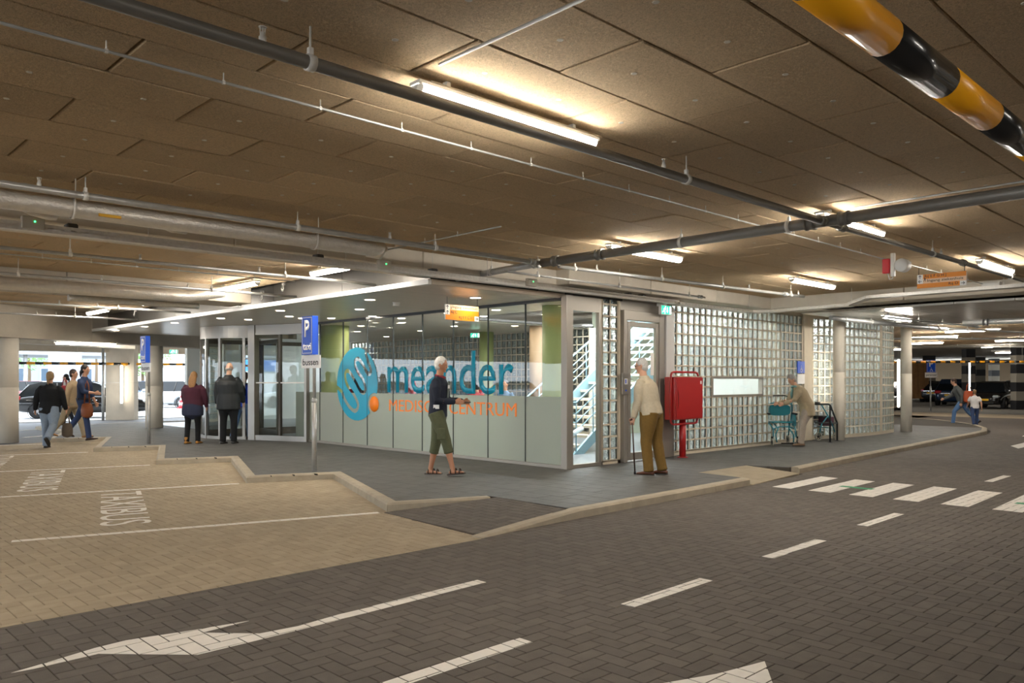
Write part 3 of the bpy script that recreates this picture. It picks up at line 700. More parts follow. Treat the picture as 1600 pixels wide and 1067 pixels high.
# ---- front wall
wf = empty('wall_front', (9.6, 8.7, Z0), 'front wall of square glass blocks in pale mortar with a door and a slit window', 'wall', kind='structure')
BP = .205
def block_mesh():
    mb = MB(); h = .088
    for s_ in (-1, 1):
        R = [(-h, s_*.030), (-h+.014, s_*.040), (-h+.022, s_*.036)]
        rings = []
        for (e, y) in R:
            q = abs(e); rings.append([(-q, y, -q), (q, y, -q), (q, y, q), (-q, y, q)])
        vs = [p for r_ in rings for p in r_]
        fs = [(4*i+k, 4*i+(k+1) % 4, 4*i+4+(k+1) % 4, 4*i+4+k) for i in range(2) for k in range(4)]+[(8, 9, 10, 11)]
        if s_ > 0: fs = [f[::-1] for f in fs]
        mb.add(vs, fs, BLOCK)
    h2 = h; vs = [(-h2, -.03, -h2), (h2, -.03, -h2), (h2, -.03, h2), (-h2, -.03, h2), (-h2, .03, -h2), (h2, .03, -h2), (h2, .03, h2), (-h2, .03, h2)]
    mb.add(vs, [(k, 4+k, 4+(k+1) % 4, (k+1) % 4) for k in range(4)], mat('block_edge', hexc('e4f0ea'), .2))
    return mb
BKMB = block_mesh(); BK = BKMB.mesh('glass_block'); blk_count = [0]
def put_block(parent, rest_mb, c, ang, lim):
    blk_count[0] += 1
    if blk_count[0] <= lim:
        o = bpy.data.objects.new('glass_block', BK); COL.objects.link(o); o.parent = parent; o.location = Vector(c)-parent.location; o.rotation_euler = (0, 0, ang)
    else:
        ca, sa = cos(ang), sin(ang); i0 = len(rest_mb.v)
        for mi_, m in enumerate(BKMB.mats):
            fs = [f for f, q in zip(BKMB.f, BKMB.m) if q == mi_]; ids = sorted({q for f in fs for q in f}); mp = {q: n for n, q in enumerate(ids)}
            rest_mb.add([(c[0]+BKMB.v[q][0]*ca-BKMB.v[q][1]*sa, c[1]+BKMB.v[q][0]*sa+BKMB.v[q][1]*ca, c[2]+BKMB.v[q][2]) for q in ids], [tuple(mp[q] for q in f) for f in fs], m)
def block_wall(parent, o, ang, ncol, nrow, z0, holes=(), m0=.0, m1=.0, top=None, lim=300, base=True, grid='mortar_grid'):
    """blocks on a straight run starting at o heading ang"""
    e = Vector((cos(ang), sin(ang))); g = MB(); rs = MB(); t = .038
    def quadbox(a, b, za, zb):
        p = Vector((o[0], o[1]))+e*a; q = Vector((o[0], o[1]))+e*b; n = Vector((-e.y, e.x))*t
        g.prism([tuple(p-n), tuple(q-n), tuple(q+n), tuple(p+n)], za, zb, MORTAR)
    W_ = ncol*BP; H = nrow*BP
    isin = lambda c, r: any(a <= c < b and p <= r < q for (a, b, p, q) in holes)
    for c in range(ncol):
        for r_ in range(nrow):
            if isin(c, r_): continue
            p = Vector((o[0], o[1]))+e*((c+.5)*BP); put_block(parent, rs, (p.x, p.y, z0+(r_+.5)*BP), ang, lim)
    for r_ in range(nrow+1):
        c = 0
        while c < ncol:
            if holes and isin(c, r_) and isin(c, r_-1): c += 1; continue
            s_ = c
            while c < ncol and not (holes and isin(c, r_) and isin(c, r_-1)): c += 1
            quadbox(s_*BP, c*BP, z0+r_*BP-.0145, z0+r_*BP+.0145)
    for c in range(ncol+1):
        for (za, zb) in ([(0, nrow)] if not any(a < c < b for (a, b, p, q) in holes) else [(0, holes[0][2]), (holes[0][3], nrow)]):
            quadbox(c*BP-.0145, c*BP+.0145, z0+za*BP, z0+zb*BP)
    if m0: quadbox(-m0, 0, .1, z0+H)
    if m1: quadbox(W_, W_+m1, .1, z0+H)
    if base: quadbox(-m0, W_+m1, .1, z0)
    if top: quadbox(-m0, W_+m1, z0+H, top)
    g.build(grid, parent)
    if rs.v: rs.build('glass_blocks', parent, kind='stuff')
WV = 8.80
block_wall(wf, (10.44, 8.66), 0, 2, 14, .16, m0=.07, m1=.07, top=3.05, lim=28)
block_wall(wf, (12.62, WV), 0, 26, 14, .17, holes=((7, 17, 5, 7),), m0=.08, m1=.04, top=3.12, lim=300)
# narrow window beside the corner, slit window in the blocks, door
wn = empty('window_1', (9.96, 8.62, .1), 'tall narrow window between the corner post and the glass block strip', 'window', kind='structure')
FR = FRAME
for (a, b) in (((9.60, 8.58, .1), (9.64, 8.66, 2.9)), ((10.30, 8.58, .1), (10.36, 8.66, 2.9)), ((9.64, 8.58, .1), (10.30, 8.66, .16)), ((9.64, 8.58, 2.66), (10.30, 8.66, 2.9))):
    MB().box(a, b, FR, .004).build('window_frame', wn)
MB().add([(9.64, 8.62, .16), (10.30, 8.62, .16), (10.30, 8.62, 2.66), (9.64, 8.62, 2.66)], [(0, 1, 2, 3)], GLASS).build('glass_pane', wn)
sw_x0, sw_x1, sz0, sz1 = 12.62+7*BP, 12.62+17*BP, .17+5*BP, .17+7*BP
wn = empty('window_2', ((sw_x0+sw_x1)/2, WV, sz0), 'long slit window set in the glass block wall beside the red cabinet', 'window', kind='structure')
for (a, b) in (((sw_x0, WV-.05, sz0), (sw_x1, WV+.05, sz0+.04)), ((sw_x0, WV-.05, sz1-.04), (sw_x1, WV+.05, sz1)), ((sw_x0, WV-.05, sz0+.04), (sw_x0+.04, WV+.05, sz1-.04)), ((sw_x1-.04, WV-.05, sz0+.04), (sw_x1, WV+.05, sz1-.04))):
    MB().box(a, b, FR, .004).build('window_frame', wn)
MB().add([(sw_x0+.04, WV, sz0+.04), (sw_x1-.04, WV, sz0+.04), (sw_x1-.04, WV, sz1-.04), (sw_x0+.04, WV, sz1-.04)], [(0, 1, 2, 3)], GLASS).build('glass_pane', wn)
dr = empty('door_1', (11.5, 8.66, .1), 'glazed side door in a wide grey metal frame behind the old man', 'door', kind='structure')
for (a, b) in (((10.95, 8.56, .1), (11.02, 8.72, 2.75)), ((11.02, 8.60, .1), (11.10, 8.72, 2.58)), ((12.02, 8.58, .1), (12.16, 8.72, 2.75)), ((11.02, 8.58, 2.58), (12.02, 8.72, 2.75)), ((10.95, 8.64, 2.75), (12.5, 8.74, 3.05))):
    MB().box(a, b, FR, .006).build('door_frame', dr)
lf = empty('door_leaf', (0, 0, 0)); lf.parent = dr
for (a, b) in (((11.11, 8.60, .13), (11.19, 8.66, 2.56)), ((11.93, 8.60, .13), (12.01, 8.66, 2.56)), ((11.19, 8.60, 2.47), (11.93, 8.66, 2.56)), ((11.19, 8.60, .13), (11.93, 8.66, .26))):
    MB().box(a, b, FR, .005).build('leaf_frame', lf)
MB().add([(11.19, 8.63, .26), (11.93, 8.63, .26), (11.93, 8.63, 2.47), (11.19, 8.63, 2.47)], [(0, 1, 2, 3)], GLASS).build('glass_pane', lf)
MB().box((11.80, 8.625, 1.62), (11.9, 8.628, 2.02), SIGNW).build('door_sticker', lf)
MB().box((12.2, 8.56, 1.45), (12.46, 8.70, 2.80), mat('light_strip', hexc('cfccc6'), .4), .01).build('white_post', dr)
MB().box((12.16, 8.62, .1), (12.54, 8.74, 2.9), FR, .01).build('side_post', dr)
it = empty('intercom', (11.0, 8.53, 1.28), 'steel intercom panel with blue pictogram beside the side door', 'intercom')
MB().box((10.86, 8.53, 1.28), (11.04, 8.565, 1.66), STEEL, .008).build('plate', it)
MB().box((10.92, 8.525, 1.46), (11.0, 8.531, 1.56), SIGNW).build('pictogram_plate', it); MB().box((10.935, 8.521, 1.475), (10.96, 8.526, 1.545), BLUE).build('pictogram', it); MB().box((10.94, 8.521, 1.34), (10.975, 8.531, 1.37), BLUE, .004).build('button', it)
MB().box((18.0, WV-.07, .1), (18.42, WV+.12, 3.12), MORTAR, .01).build('trim_1', label='pale concrete post between the flat and the curved glass block walls', cat='post', kind='structure')
MB().box((9.6, 8.60, 2.9), (10.95, 8.72, 3.05), DARK).build('trim_2', label='dark panel over the narrow window at the building corner', cat='panel', kind='structure')
# curved bay of glass blocks
wc = empty('wall_curved', (18.5, 8.9, .1), 'curved bay wall of glass blocks behind the slim round column', 'wall', kind='structure')
p = Vector((18.46, 8.92)); ang = radians(-17); cg = MB(); crs = MB(); n = 0; tot = 21; blk_count[0] = 0
for c in range(tot+14):
    mull = (c == 16); w = .16 if mull else BP
    e = Vector((cos(ang), sin(ang))); nrm = Vector((-e.y, e.x))*.038
    if mull: cg.prism([tuple(p-nrm), tuple(p+e*w-nrm), tuple(p+e*w+nrm), tuple(p+nrm)], .1, 3.12, MORTAR)
    else:
        q = p+e*(w/2)
        for r_ in range(14): put_block(wc, crs, (q.x, q.y, .17+(r_+.5)*BP), ang, 230)
        for r_ in range(15): cg.prism([tuple(p-nrm), tuple(p+e*w-nrm), tuple(p+e*w+nrm), tuple(p+nrm)], .17+r_*BP-.0145, .17+r_*BP+.0145, MORTAR)
        cg.prism([tuple(p-nrm), tuple(p+e*w-nrm), tuple(p+e*w+nrm), tuple(p+nrm)], .1, .17, MORTAR)
        cg.prism([tuple(p-nrm), tuple(p+e*w-nrm), tuple(p+e*w+nrm), tuple(p+nrm)], 3.04, 3.13, MORTAR)
        for s_ in (0, w): cg.prism([tuple(p+e*(s_-.0145)-nrm), tuple(p+e*(s_+.0145)-nrm), tuple(p+e*(s_+.0145)+nrm), tuple(p+e*(s_-.0145)+nrm)], .17, 3.04, MORTAR)
    p = p+e*w; ang += radians(1.2) if c < tot else radians(6)
cg.build('mortar_grid', wc)
if crs.v: crs.build('glass_blocks', wc, kind='stuff')
# ---- revolving door drum
C0 = Vector(AT(404, 20.7)); RR = 1.40
rd = empty('door_2', (C0.x, C0.y, .1), 'round revolving entrance door with steel header and curved glass', 'door', kind='structure')
camdir = Vector((0, 0))-C0; ca0 = atan2(camdir.y, camdir.x)
def arc(a0, a1, r, n): return [(C0.x+r*cos(ca0+radians(a0+(a1-a0)*k/n)), C0.y+r*sin(ca0+radians(a0+(a1-a0)*k/n))) for k in range(n+1)]
def ringseg(a0, a1, r0, r1, z0, z1, m, n=16):
    mb = MB(); A = arc(a0, a1, r0, n); B = arc(a0, a1, r1, n)
    for k in range(n): mb.prism([A[k], A[k+1], B[k+1], B[k]], z0, z1, m)
    return mb
ringseg(-175, 40, 1.34, 1.42, 2.56, 2.86, STEEL, 40).build('header_ring', rd)
ringseg(-175, -12, 1.36, 1.41, .1, .17, STEEL, 30).build('bottom_ring', rd)
for a in (-175, -140, -105, -84, -62, -40, -14):
    ringseg(a-1.3, a+1.3, 1.36, 1.42, .1, 2.56, STEEL, 2).build('drum_post', rd)
for a, b in ((-175, -140), (-140, -105), (-105, -84), (-84, -62), (-62, -40), (-40, -14)):
    A = arc(a, b, 1.39, 6); mb = MB()
    for k in range(6): mb.add([(*A[k], .17), (*A[k+1], .17), (*A[k+1], 2.56), (*A[k], 2.56)], [(0, 1, 2, 3)], GLASS, True)
    mb.build('curved_glass', rd)
MB().tube([(C0.x, C0.y, .1), (C0.x, C0.y, 2.6)], .06, STEEL, 14).build('centre_post', rd)
for k, a in enumerate((20, 110, 200, 290)):
    d_ = Vector((cos(ca0+radians(a)), sin(ca0+radians(a)))); n_ = Vector((-d_.y, d_.x))*.02; w_ = empty('wing', (0, 0, 0)); w_.parent = rd
    for s0, s1, za, zb in ((.07, .13, .12, 2.55), (1.26, 1.33, .12, 2.55), (.13, 1.26, .12, .3), (.13, 1.26, 2.45, 2.55)):
        p = C0+d_*s0; q = C0+d_*s1; MB().prism([tuple(p-n_), tuple(q-n_), tuple(q+n_), tuple(p+n_)], za, zb, mat('dark_frame', hexc('5a544c'), .4, .6)).build('wing_frame', w_)
    p = C0+d_*.13; q = C0+d_*1.26
    MB().add([(p.x, p.y, .3), (q.x, q.y, .3), (q.x, q.y, 2.45), (p.x, p.y, 2.45)], [(0, 1, 2, 3)], GLASS).build('wing_glass', w_)
fa = Vector(AT(391, 19.25)); fb = Vector(AT(481, 18.55)); fe = (fb-fa).normalized(); fn = Vector((-fe.y, fe.x))*.06; FL = (fb-fa).length
def facet(s0, s1, z0, z1, m, nm, th=1.0):
    p = fa+fe*s0; q = fa+fe*s1; MB().prism([tuple(p-fn*th), tuple(q-fn*th), tuple(q+fn*th), tuple(p+fn*th)], z0, z1, m).build(nm, rd)
facet(0, .20, .1, 2.86, STEEL, 'portal_post', 1.4); facet(FL-.06, FL, .1, 2.86, STEEL, 'portal_post'); facet(.20, FL-.06, 2.62, 2.86, STEEL, 'portal_header'); facet(.2, FL-.06, .1, .22, STEEL, 'portal_sill')
facet(.2, FL-.06, 1.46, 1.49, WHITE, 'guard_bar', .5); facet(.2+(FL-.2)*.45, .2+(FL-.2)*.45+.06, .22, 2.62, mat('dark_frame', (0, 0, 0)), 'mullion', .6)
p = fa+fe*.2; q = fa+fe*(FL-.06); MB().add([(p.x, p.y, .22), (q.x, q.y, .22), (q.x, q.y, 2.62), (p.x, p.y, 2.62)], [(0, 1, 2, 3)], GLASS).build('portal_glass', rd)
# ---- lobby seen through the glass
lob = empty('floor_lobby', (13, 13, .1), 'light grey lobby floor behind the entrance glass', 'floor', kind='structure')
LF = mat('lobby_floor', hexc('8a9096'), .35, var=(1, .05))
MB().prism([(9.62, 8.84), (22.5, 8.95), (22.5, 27.5), (9.62, 27.5)], .02, .108, LF).build('floor_slab', lob)
LW = mat('lobby_wall', hexc('d9dcd8'), .7)
wb_ = empty('wall_lobby', (15.6, 17, .1), 'inner lobby wall of glass blocks seen through the entrance glass', 'wall', kind='structure')
blk_count[0] = 0; block_wall(wb_, (15.6, 13.3), pi/2, 54, 13, .2, lim=0)
MB().box((15.6, 13.0, .1), (15.75, 13.3, 2.87), LW).build('wall_end', wb_)
MB().box((10.9, 27.3, .1), (22.6, 27.5, 3.36), LW).build('wall_lobby_back', label='pale lobby wall at the far end of the lobby', cat='wall', kind='structure')
MB().box((18.2, 8.9, .1), (18.35, 13.4, 3.36), LW).build('wall_stair_end', label='pale wall closing the stair hall behind the glass blocks', cat='wall', kind='structure')
MB().box((22.5, 12.4, .1), (22.65, 27.5, 3.36), LW).build('wall_atrium', label='pale atrium wall behind the lobby glass blocks', cat='wall', kind='structure')
MB().box((15.75, 13.2, .1), (18.2, 13.35, 3.36), mat('pale_blue_wall', hexc('a4aa98'), .7)).build('wall_stair_back', label='pale blue wall behind the stairs', cat='wall', kind='structure')
def light_panel(x0, y0, x1, y1, z, label, m=LOBBY):
    r = empty('ceiling_light', ((x0+x1)/2, (y0+y1)/2, z), label, 'ceiling light', 'ceiling lights of the lobby')
    MB().box((x0, y0, z), (x1, y1, z+.03), m).build('diffuser', r); MB().box((x0-.02, y0-.02, z+.03), (x1+.02, y1+.02, z+.07), WHITE).build('housing', r)
for k in range(6): light_panel(11.7+1.1*k, 9.3, 11.90+1.1*k, 12.9, 3.24, 'long ceiling light over the stairs behind the glass blocks')
for k in range(4): light_panel(16.4, 14+3.2*k, 16.7, 16.4+3.2*k, 3.0, 'long ceiling light behind the inner glass block wall')
for k in range(2): light_panel(19.2, 9.6+1.3*k, 21.6, 9.9+1.3*k, 3.0, 'long ceiling light behind the inner glass block wall')
for (x, y, r_, m, lb) in ((10.46, 9.75, .22, GREENC, 'green painted round column inside the lobby by the building corner'), (10.45, 17.1, .34, GREENC, 'green painted round column inside the lobby near the revolving door'),
                      (*AT(838, 19.5), .17, mat('tan_column', hexc('8c7358'), .6), 'slim tan round column inside the lobby left of the corner'), (*AT(760, 22), .2, GREENC, 'green round column deep inside the lobby')):
    MB().lathe([(r_, .1), (r_, 2.87)], (x, y, 0), 'z', m, 28).build('lobby_column', label=lb, cat='column', kind='structure')
st = empty('staircase', (13, 10.8, .1), 'steel staircase with pale blue handrails behind the narrow window and side door', 'staircase', kind='structure')
SB_ = mat('stair_blue', hexc('8fb4c4'), .4, .3)
for k in range(15):
    x = 11.6+.28*k; z = .1+.175*(k+1); MB().box((x, 10.2, z-.05), (x+.30, 11.6, z), CONC_L).build('tread', st)
for y in (10.15, 11.62):
    MB().plane3([(11.4, .1), (11.7, .1), (15.9, 2.75), (15.9, 3.05), (15.6, 3.05)], (0, y+.03, 0), (1, 0, 0), (0, 0, 1), .05, SB_).build('stringer', st)
    for h in (.45, .62, .79, 1.0): MB().tube([(11.2, y, .1+h), (11.5, y, .1+h), (15.9, y, 2.85+h*.98)], .02 if h == 1.0 else .012, SB_, 8).build('handrail', st)
    for k in range(9):
        x = 11.5+.5*k; zz = .1+(x-11.5)*.625; MB().tube([(x, y, zz), (x, y, zz+1.0)], .013, SB_, 6).build('baluster', st)
MB().tube([(9.9, 10.6, .55), (10.4, 10.2, .42), (11.0, 10.0, .45), (11.6, 10.1, .6)], .05, mat('white_rail', hexc('d8e6ee'), .3), 10).build('curved_rail', st)
for k, (x, y) in enumerate(((12.2, 15.6), (13.0, 16.4), (12.6, 14.6), (13.6, 17.4), (11.6, 18.4))):
    ch = empty('lobby_chair', (x, y, .108), 'red upholstered lobby chair behind the entrance glass', 'chair', 'red chairs in the lobby')
    RC = mat('red_fabric', hexc('9a1c26'), .8)
    MB().box((x-.27, y-.27, .42), (x+.27, y+.27, .54), RC, .03).build('seat', ch); MB().box((x+.2, y-.27, .5), (x+.3, y+.27, 1.3), RC, .03).build('backrest', ch)
    for (a, b) in ((-.22, -.22), (.22, -.22), (.22, .22), (-.22, .22)): MB().tube([(x+a, y+b, .108), (x+a, y+b, .43)], .015, STEEL, 6).build('leg', ch)
def exit_sign(x, y, z, ang, w=.3, h=.15, label='', flip=False):
    r = empty('exit_sign', (x, y, z), label, 'exit sign', rz=0); e = Vector((cos(ang), sin(ang), 0)); n = Vector((sin(ang), -cos(ang), 0)); up = Vector((0, 0, 1)); o = Vector((x, y, z))
    MB().plane3([(-w/2, -h/2), (w/2, -h/2), (w/2, h/2), (-w/2, h/2)], o-n*.06, e, up, .055, WHITE).build('housing', r)
    MB().plane3([(-w/2+.01, -h/2+.01), (w/2-.01, -h/2+.01), (w/2-.01, h/2-.01), (-w/2+.01, h/2-.01)], o-n*.005, e, up, .004, EXITG).build('green_face', r)
    s = h/1.0; g = MB(); f = lambda pts: g.plane3([(p[0]*s, p[1]*s) for p in pts], o, e, up, .002, EXITW)
    f([(.55, -.35), (.85, -.35), (.85, .35), (.55, .35)]); f([(-.08, .05), (.08, .05), (.08, .35), (-.08, .35)] if False else [(.1, .3), (.2, .3), (.2, -.05), (.3, -.05), (.15, -.3), (0, -.05), (.1, -.05)])
    f([(-.55, .1), (-.35, .22), (-.15, .2), (-.1, .02), (-.2, 0), (-.25, .08), (-.38, -.05), (-.2, -.18), (-.25, -.38), (-.35, -.38), (-.33, -.2), (-.5, -.15), (-.7, -.3), (-.75, -.22), (-.52, -.05), (-.42, .1), (-.5, .03)])
    f([(-.22, .26), (-.14, .26), (-.12, .34), (-.18, .4), (-.26, .36), (-.26, .29)])
    g.build('running_figure', r)
    zt_ = 2.87 if 'lobby' in label else (3.04 if 'side door' in label else 3.37)
    for s_ in (-w*.35, w*.35):
        p = o+e*s_-n*.03; MB().tube([(p.x, p.y, z+h/2-.005), (p.x, p.y, zt_)], .004, ZINC, 6).build('hanging_rod', r)
    return r
exit_sign(12.0, 8.42, 2.80, 0, .31, .17, 'green and white lit exit sign over the side door')
MB().box((11.95, 8.45, 2.88), (12.05, 8.6, 2.93), WHITE).build('exit_sign_bracket', bpy.data.objects['exit_sign'])
x, y = AT(742, 21); exit_sign(x, y, 2.72, -radians(44), .25, .13, 'small green exit sign hanging inside the lobby')
x, y = AT(271, 30); exit_sign(x, y, 2.62, -radians(44), .32, .15, 'green exit sign hanging over the street left of the revolving door')
# ================================================================== SERVICES
def clamp_ring(mb, c, ax, r, m=ZINC):
    mb.lathe([(r, -.02), (r+.008, -.02), (r+.008, .02), (r, .02)], c, ax, m, 14)
def pipe(a, b, r, m, label, rods=(), heads=(), rings=(), cat='pipe', group=None, nm='sprinkler_pipe', top=3.26):
    """straight pipe with hanger rods and upright sprinkler heads at fractions of its length"""
    a = Vector(a); b = Vector(b); root = empty(nm, a, label, cat, group)
    MB().tube([a, b], r, m, 14).build('pipe_run', root); ax = 'x' if abs((b-a).x) > abs((b-a).y) else 'y'
    for t in rods:
        p = a+(b-a)*t; mb = MB().tube([(p.x, p.y, p.z+r*.8), (p.x, p.y, top)], .005, ZINC, 6); clamp_ring(mb, p, ax, r)
        mb.box((p.x-.012, p.y-.012, p.z+r), (p.x+.012, p.y+.012, p.z+r+.04), ZINC); mb.build('hanger_rod', root)
    for t in heads:
        p = a+(b-a)*t; z = p.z+r
        MB().lathe([(.018, -.01), (.018, .02), (.013, .022), (.013, .04), (.004, .042), (.004, .06)], (p.x, p.y, z), 'z', ZINC, 10).lathe([(.02, .062), (.02, .065), (0, .066)], (p.x, p.y, z), 'z', ZINC, 10)\
            .box((p.x-.014, p.y-.002, z+.04), (p.x-.010, p.y+.002, z+.063), ZINC).box((p.x+.010, p.y-.002, z+.04), (p.x+.014, p.y+.002, z+.063), ZINC).build('sprinkler_head', root)
    for t in rings:
        p = a+(b-a)*t; MB().lathe([(r+.001, -.05), (r+.016, -.05), (r+.016, -.03), (r+.010, -.03), (r+.010, .03), (r+.016, .03), (r+.016, .05), (r+.001, .05)], p, ax, m, 16).build('coupling', root)
    return root
def fr(a, b, xs): return [(x-a)/(b-a) for x in xs]
pipe((-5, 3.5, 3.08), (7.64, 3.5, 3.08), .034, PIPE_D, 'dark grey sprinkler pipe running beside the nearest tube lamp', fr(-5, 7.64, (-1, 2.0, 5.25)), fr(-5, 7.64, (-1.5, 1.75, 4.95)), (.995,))
pipe((7.76, 3.5, 3.08), (21, 3.42, 3.14), .030, PIPE_D, 'dark grey sprinkler pipe running past the red siren toward the right edge', fr(7.76, 21, (10.6, 13.9, 17)), fr(7.76, 21, (8.5, 10.9, 14.1)), (.02, .3))
pipe((-5, 7.43, 3.10), (7.66, 7.43, 3.10), .030, PIPE_L, 'grey sprinkler pipe just above the long foil duct', fr(-5, 7.66, (-.5, 2.1, 4.1, 5.9)), fr(-5, 7.66, (1.75, 5.25)), (.99,))
for k, (v_, e_) in enumerate(((10.5, 7.15), (13.0, 7.15), (15.1, 7.1), (17.6, 7.1), (20.6, 7.0))):
    pipe((-2, v_, 3.03), (e_, v_, 3.03), .022, PIPE_L, ['grey sprinkler pipe passing under the tilted lamp left of the canopy edge', 'second grey sprinkler pipe beyond the cable tray at left', 'grey sprinkler pipe in front of the second foil duct', 'fourth grey sprinkler pipe beyond the cable tray at left', 'farthest grey sprinkler pipe before the concrete columns'][k], fr(-2, e_, (2.8, 5.6)), fr(-2, e_, (3.6+.3*k, 5.2)))
pipe((7.70, -5, 3.10), (7.70, 7.40, 3.10), .056, PIPE_D, 'thick dark grey main pipe crossing the picture from the right edge', fr(-5, 7.4, (-1, 3.9, 5.2)), (), fr(-5, 7.4, (3.33, 3.67, 7.15, 6.4)), nm='main_pipe')
pipe((7.70, 7.46, 3.10), (7.72, 9.20, 3.06), .046, PIPE_L, 'galvanised end of the main pipe above the canopy corner', (.55,), (), (.03,), nm='main_pipe', top=3.3)
pipe((8.0, 7.38, 3.08), (14.1, 6.85, 3.08), .026, PIPE_L, 'shiny galvanised sprinkler pipe under the ceiling in front of the glass blocks', (.05, .35, .6, .93), (.12, .72, .97), (.9,))
pipe((7.4, 7.75, 2.99), (12.2, 7.75, 2.99), .016, PIPE_L, 'thin galvanised pipe above the cable tray by the side door', (.12, .5, .9), (), (.97,), cat='pipe', nm='thin_pipe')
pipe((16.9, 7.6, 2.88), (23.0, 7.2, 2.88), .05, PIPE_L, 'galvanised pipe elbowing past the head of the free standing slim column', (.3, .8), (.5,), (.1, .9), nm='main_pipe')
pipe((18.9, 5.6, 2.76), (18.9, -3, 2.76), .06, PIPE_L, 'thick galvanised pipe under the metal soffit at the right edge', (.2, .6), (), (.05,), nm='main_pipe')
pipe((16.6, 6.3, 2.80), (21.2, 5.9, 2.80), .02, PIPE_L, 'thin galvanised pipe below the metal soffit at right', (.3,), (.55,), (.95,))
pipe((22.7, 8.2, 3.0), (36, 4.2, 3.0), .03, PIPE_L, 'distant galvanised pipe below the far ceiling at right', (.2, .6), (.4,), (.1,))
pipe((26, 13.5, 3.0), (38.5, 2.0, 3.0), .04, PIPE_L, 'long horizontal galvanised pipe above the far parked cars', (.2, .5, .8), (.4,), (.1,))
pipe((30, 17, 2.95), (46, 2.0, 2.95), .04, PIPE_L, 'second long horizontal galvanised pipe above the far parked cars', (.2, .5, .8), (.4,), (.1,))
def conduit(a, b, label, step=.62, z1=3.27, cut=True):
    a = Vector(a); b = Vector(b); L = (b-a).length; d = (b-a)/L; root = empty('conduit', a, label, 'conduit')
    MB().tube([a, b], .009, PIPE_L, 8).build('conduit_run', root); n = int(L/step); sv = MB()
    for k in range(1, n):
        p = a+d*(k*step); sv.box((p.x-.008, p.y-.008, p.z-.011), (p.x+.008, p.y+.008, p.z+.011), ZINC); sv.tube([(p.x, p.y, p.z), (p.x, p.y, z1)], .004, ZINC, 5)
    sv.build('conduit_clips', root, kind='stuff')
conduit((-3, 4.40, 3.215), (11.6, 4.38, 3.215), 'thin pale conduit running parallel to the nearest tube lamp')
conduit((11.7, 4.35, 3.215), (16, 4.3, 3.215), 'thin pale conduit passing the white siren drum')
conduit((2.69, -2.5, 3.22), (2.69, 3.35, 3.22), 'thin conduit ending at the near end of the nearest tube lamp', 1.0)
conduit((7.85, -2.5, 3.22), (7.85, 3.3, 3.22), 'thin conduit running beside the thick main pipe at upper right', 1.0)
conduit((-2, 12.4, 3.22), (6.8, 12.4, 3.22), 'thin conduit between the grey sprinkler pipes at left')
conduit((6.0, 9.0, 3.22), (6.0, 6.4, 3.22), 'short conduit reaching the lamp above the canopy corner')
for k, (px, py) in enumerate(((441, 447), (408, 462), (210, 488))):
    _v, _Y = on_u(px, 7.2); _z = CZ+(HZ-py)*_Y/F
    MB().box((7.20, _v-.03, _z+.02), (7.25, _v+.03, _z+.10), WHITE, .005).tube([(7.2, _v-.02, _z+.02), (7.17, _v-.03, _z-.06), (7.17, _v-.06, _z-.10), (7.17, _v-.10, _z-.06), (7.18, _v-.09, _z+.05), (7.2, _v-.02, _z+.09)], .010, WHITE, 8).build('cable_loop', label=['white cable loop on the metal upstand above the canopy, nearest the corner', 'white cable loop on the metal upstand, second from the canopy corner', 'white cable loop on the metal upstand near the far end of the canopy'][k], cat='cable')
# ---- foil ducts
def duct(pts, r, label):
    root = empty('ventilation_duct', pts[0], label, 'duct'); out = []; rr = []; P = [Vector(p) for p in pts]
    for i in range(len(P)-1):
        L = (P[i+1]-P[i]).length; n = max(1, int(L/.12))
        for k in range(n): out.append(P[i]+(P[i+1]-P[i])*(k/n)); rr.append(r*(1+random.uniform(-.035, .035)))
    out.append(P[-1]); rr.append(r*.97); MB().tube(out, rr, FOIL, 18).build('foil_sleeve', root); return root
d1 = duct([(-4, 7.62, 3.02), (4.95, 7.62, 3.02), (5.2, 7.66, 3.03), (5.38, 7.82, 3.09), (5.45, 8.1, 3.16)], .082, 'long shiny foil wrapped duct below the ceiling at upper left')
def PZ(px, py, v_):
    u_, Y = on_v(px, v_); return (u_, v_, CZ+(HZ-py)*Y/F)
MB().tube([PZ(28, 322, 7.72), PZ(48, 330, 7.73), PZ(75, 336, 7.75), PZ(88, 338, 7.76)], [.02, .035, .045, .035], FOIL, 12).build('foil_branch', d1)
MB().tube([PZ(242, 348, 7.70), PZ(268, 357, 7.74), PZ(290, 359, 7.76)], [.02, .04, .045], FOIL, 12).build('foil_branch', d1)
MB().tube([PZ(600, 388, 7.75), PZ(592, 398, 7.9), PZ(572, 396, 8.0)], [.05, .06, .04], FOIL, 12).build('foil_branch', d1)
xl, _ = on_v(155, 7.53); xr, _ = on_v(190, 7.53); MB().box((xl, 7.535, 2.965), (xr, 7.55, 2.99), YEL).build('yellow_label', d1)
for x in (2.05, 4.4): MB().tube([(x, 7.53, 3.02), (x, 7.53, 3.26)], .004, ZINC, 6).lathe([(.092, -.012), (.095, -.012), (.095, .012), (.092, .012)], (x, 7.62, 3.02), 'x', ZINC, 18, False).build('duct_strap', d1)
duct([(-2, 14.0, 3.0), (5.6, 14.0, 3.0), (6.2, 13.9, 3.12)], .10, 'foil wrapped duct in front of the second concrete beam at left')
d3 = duct([(3.9, 14.75, 2.91), (6.1, 14.75, 2.91)], .055, 'short foil duct behind the second foil duct at left')
for x in (4.4, 5.9): MB().tube([(x, 14.75, 2.95), (x, 14.75, 2.99)], .005, ZINC, 6).build('duct_strap', d3)
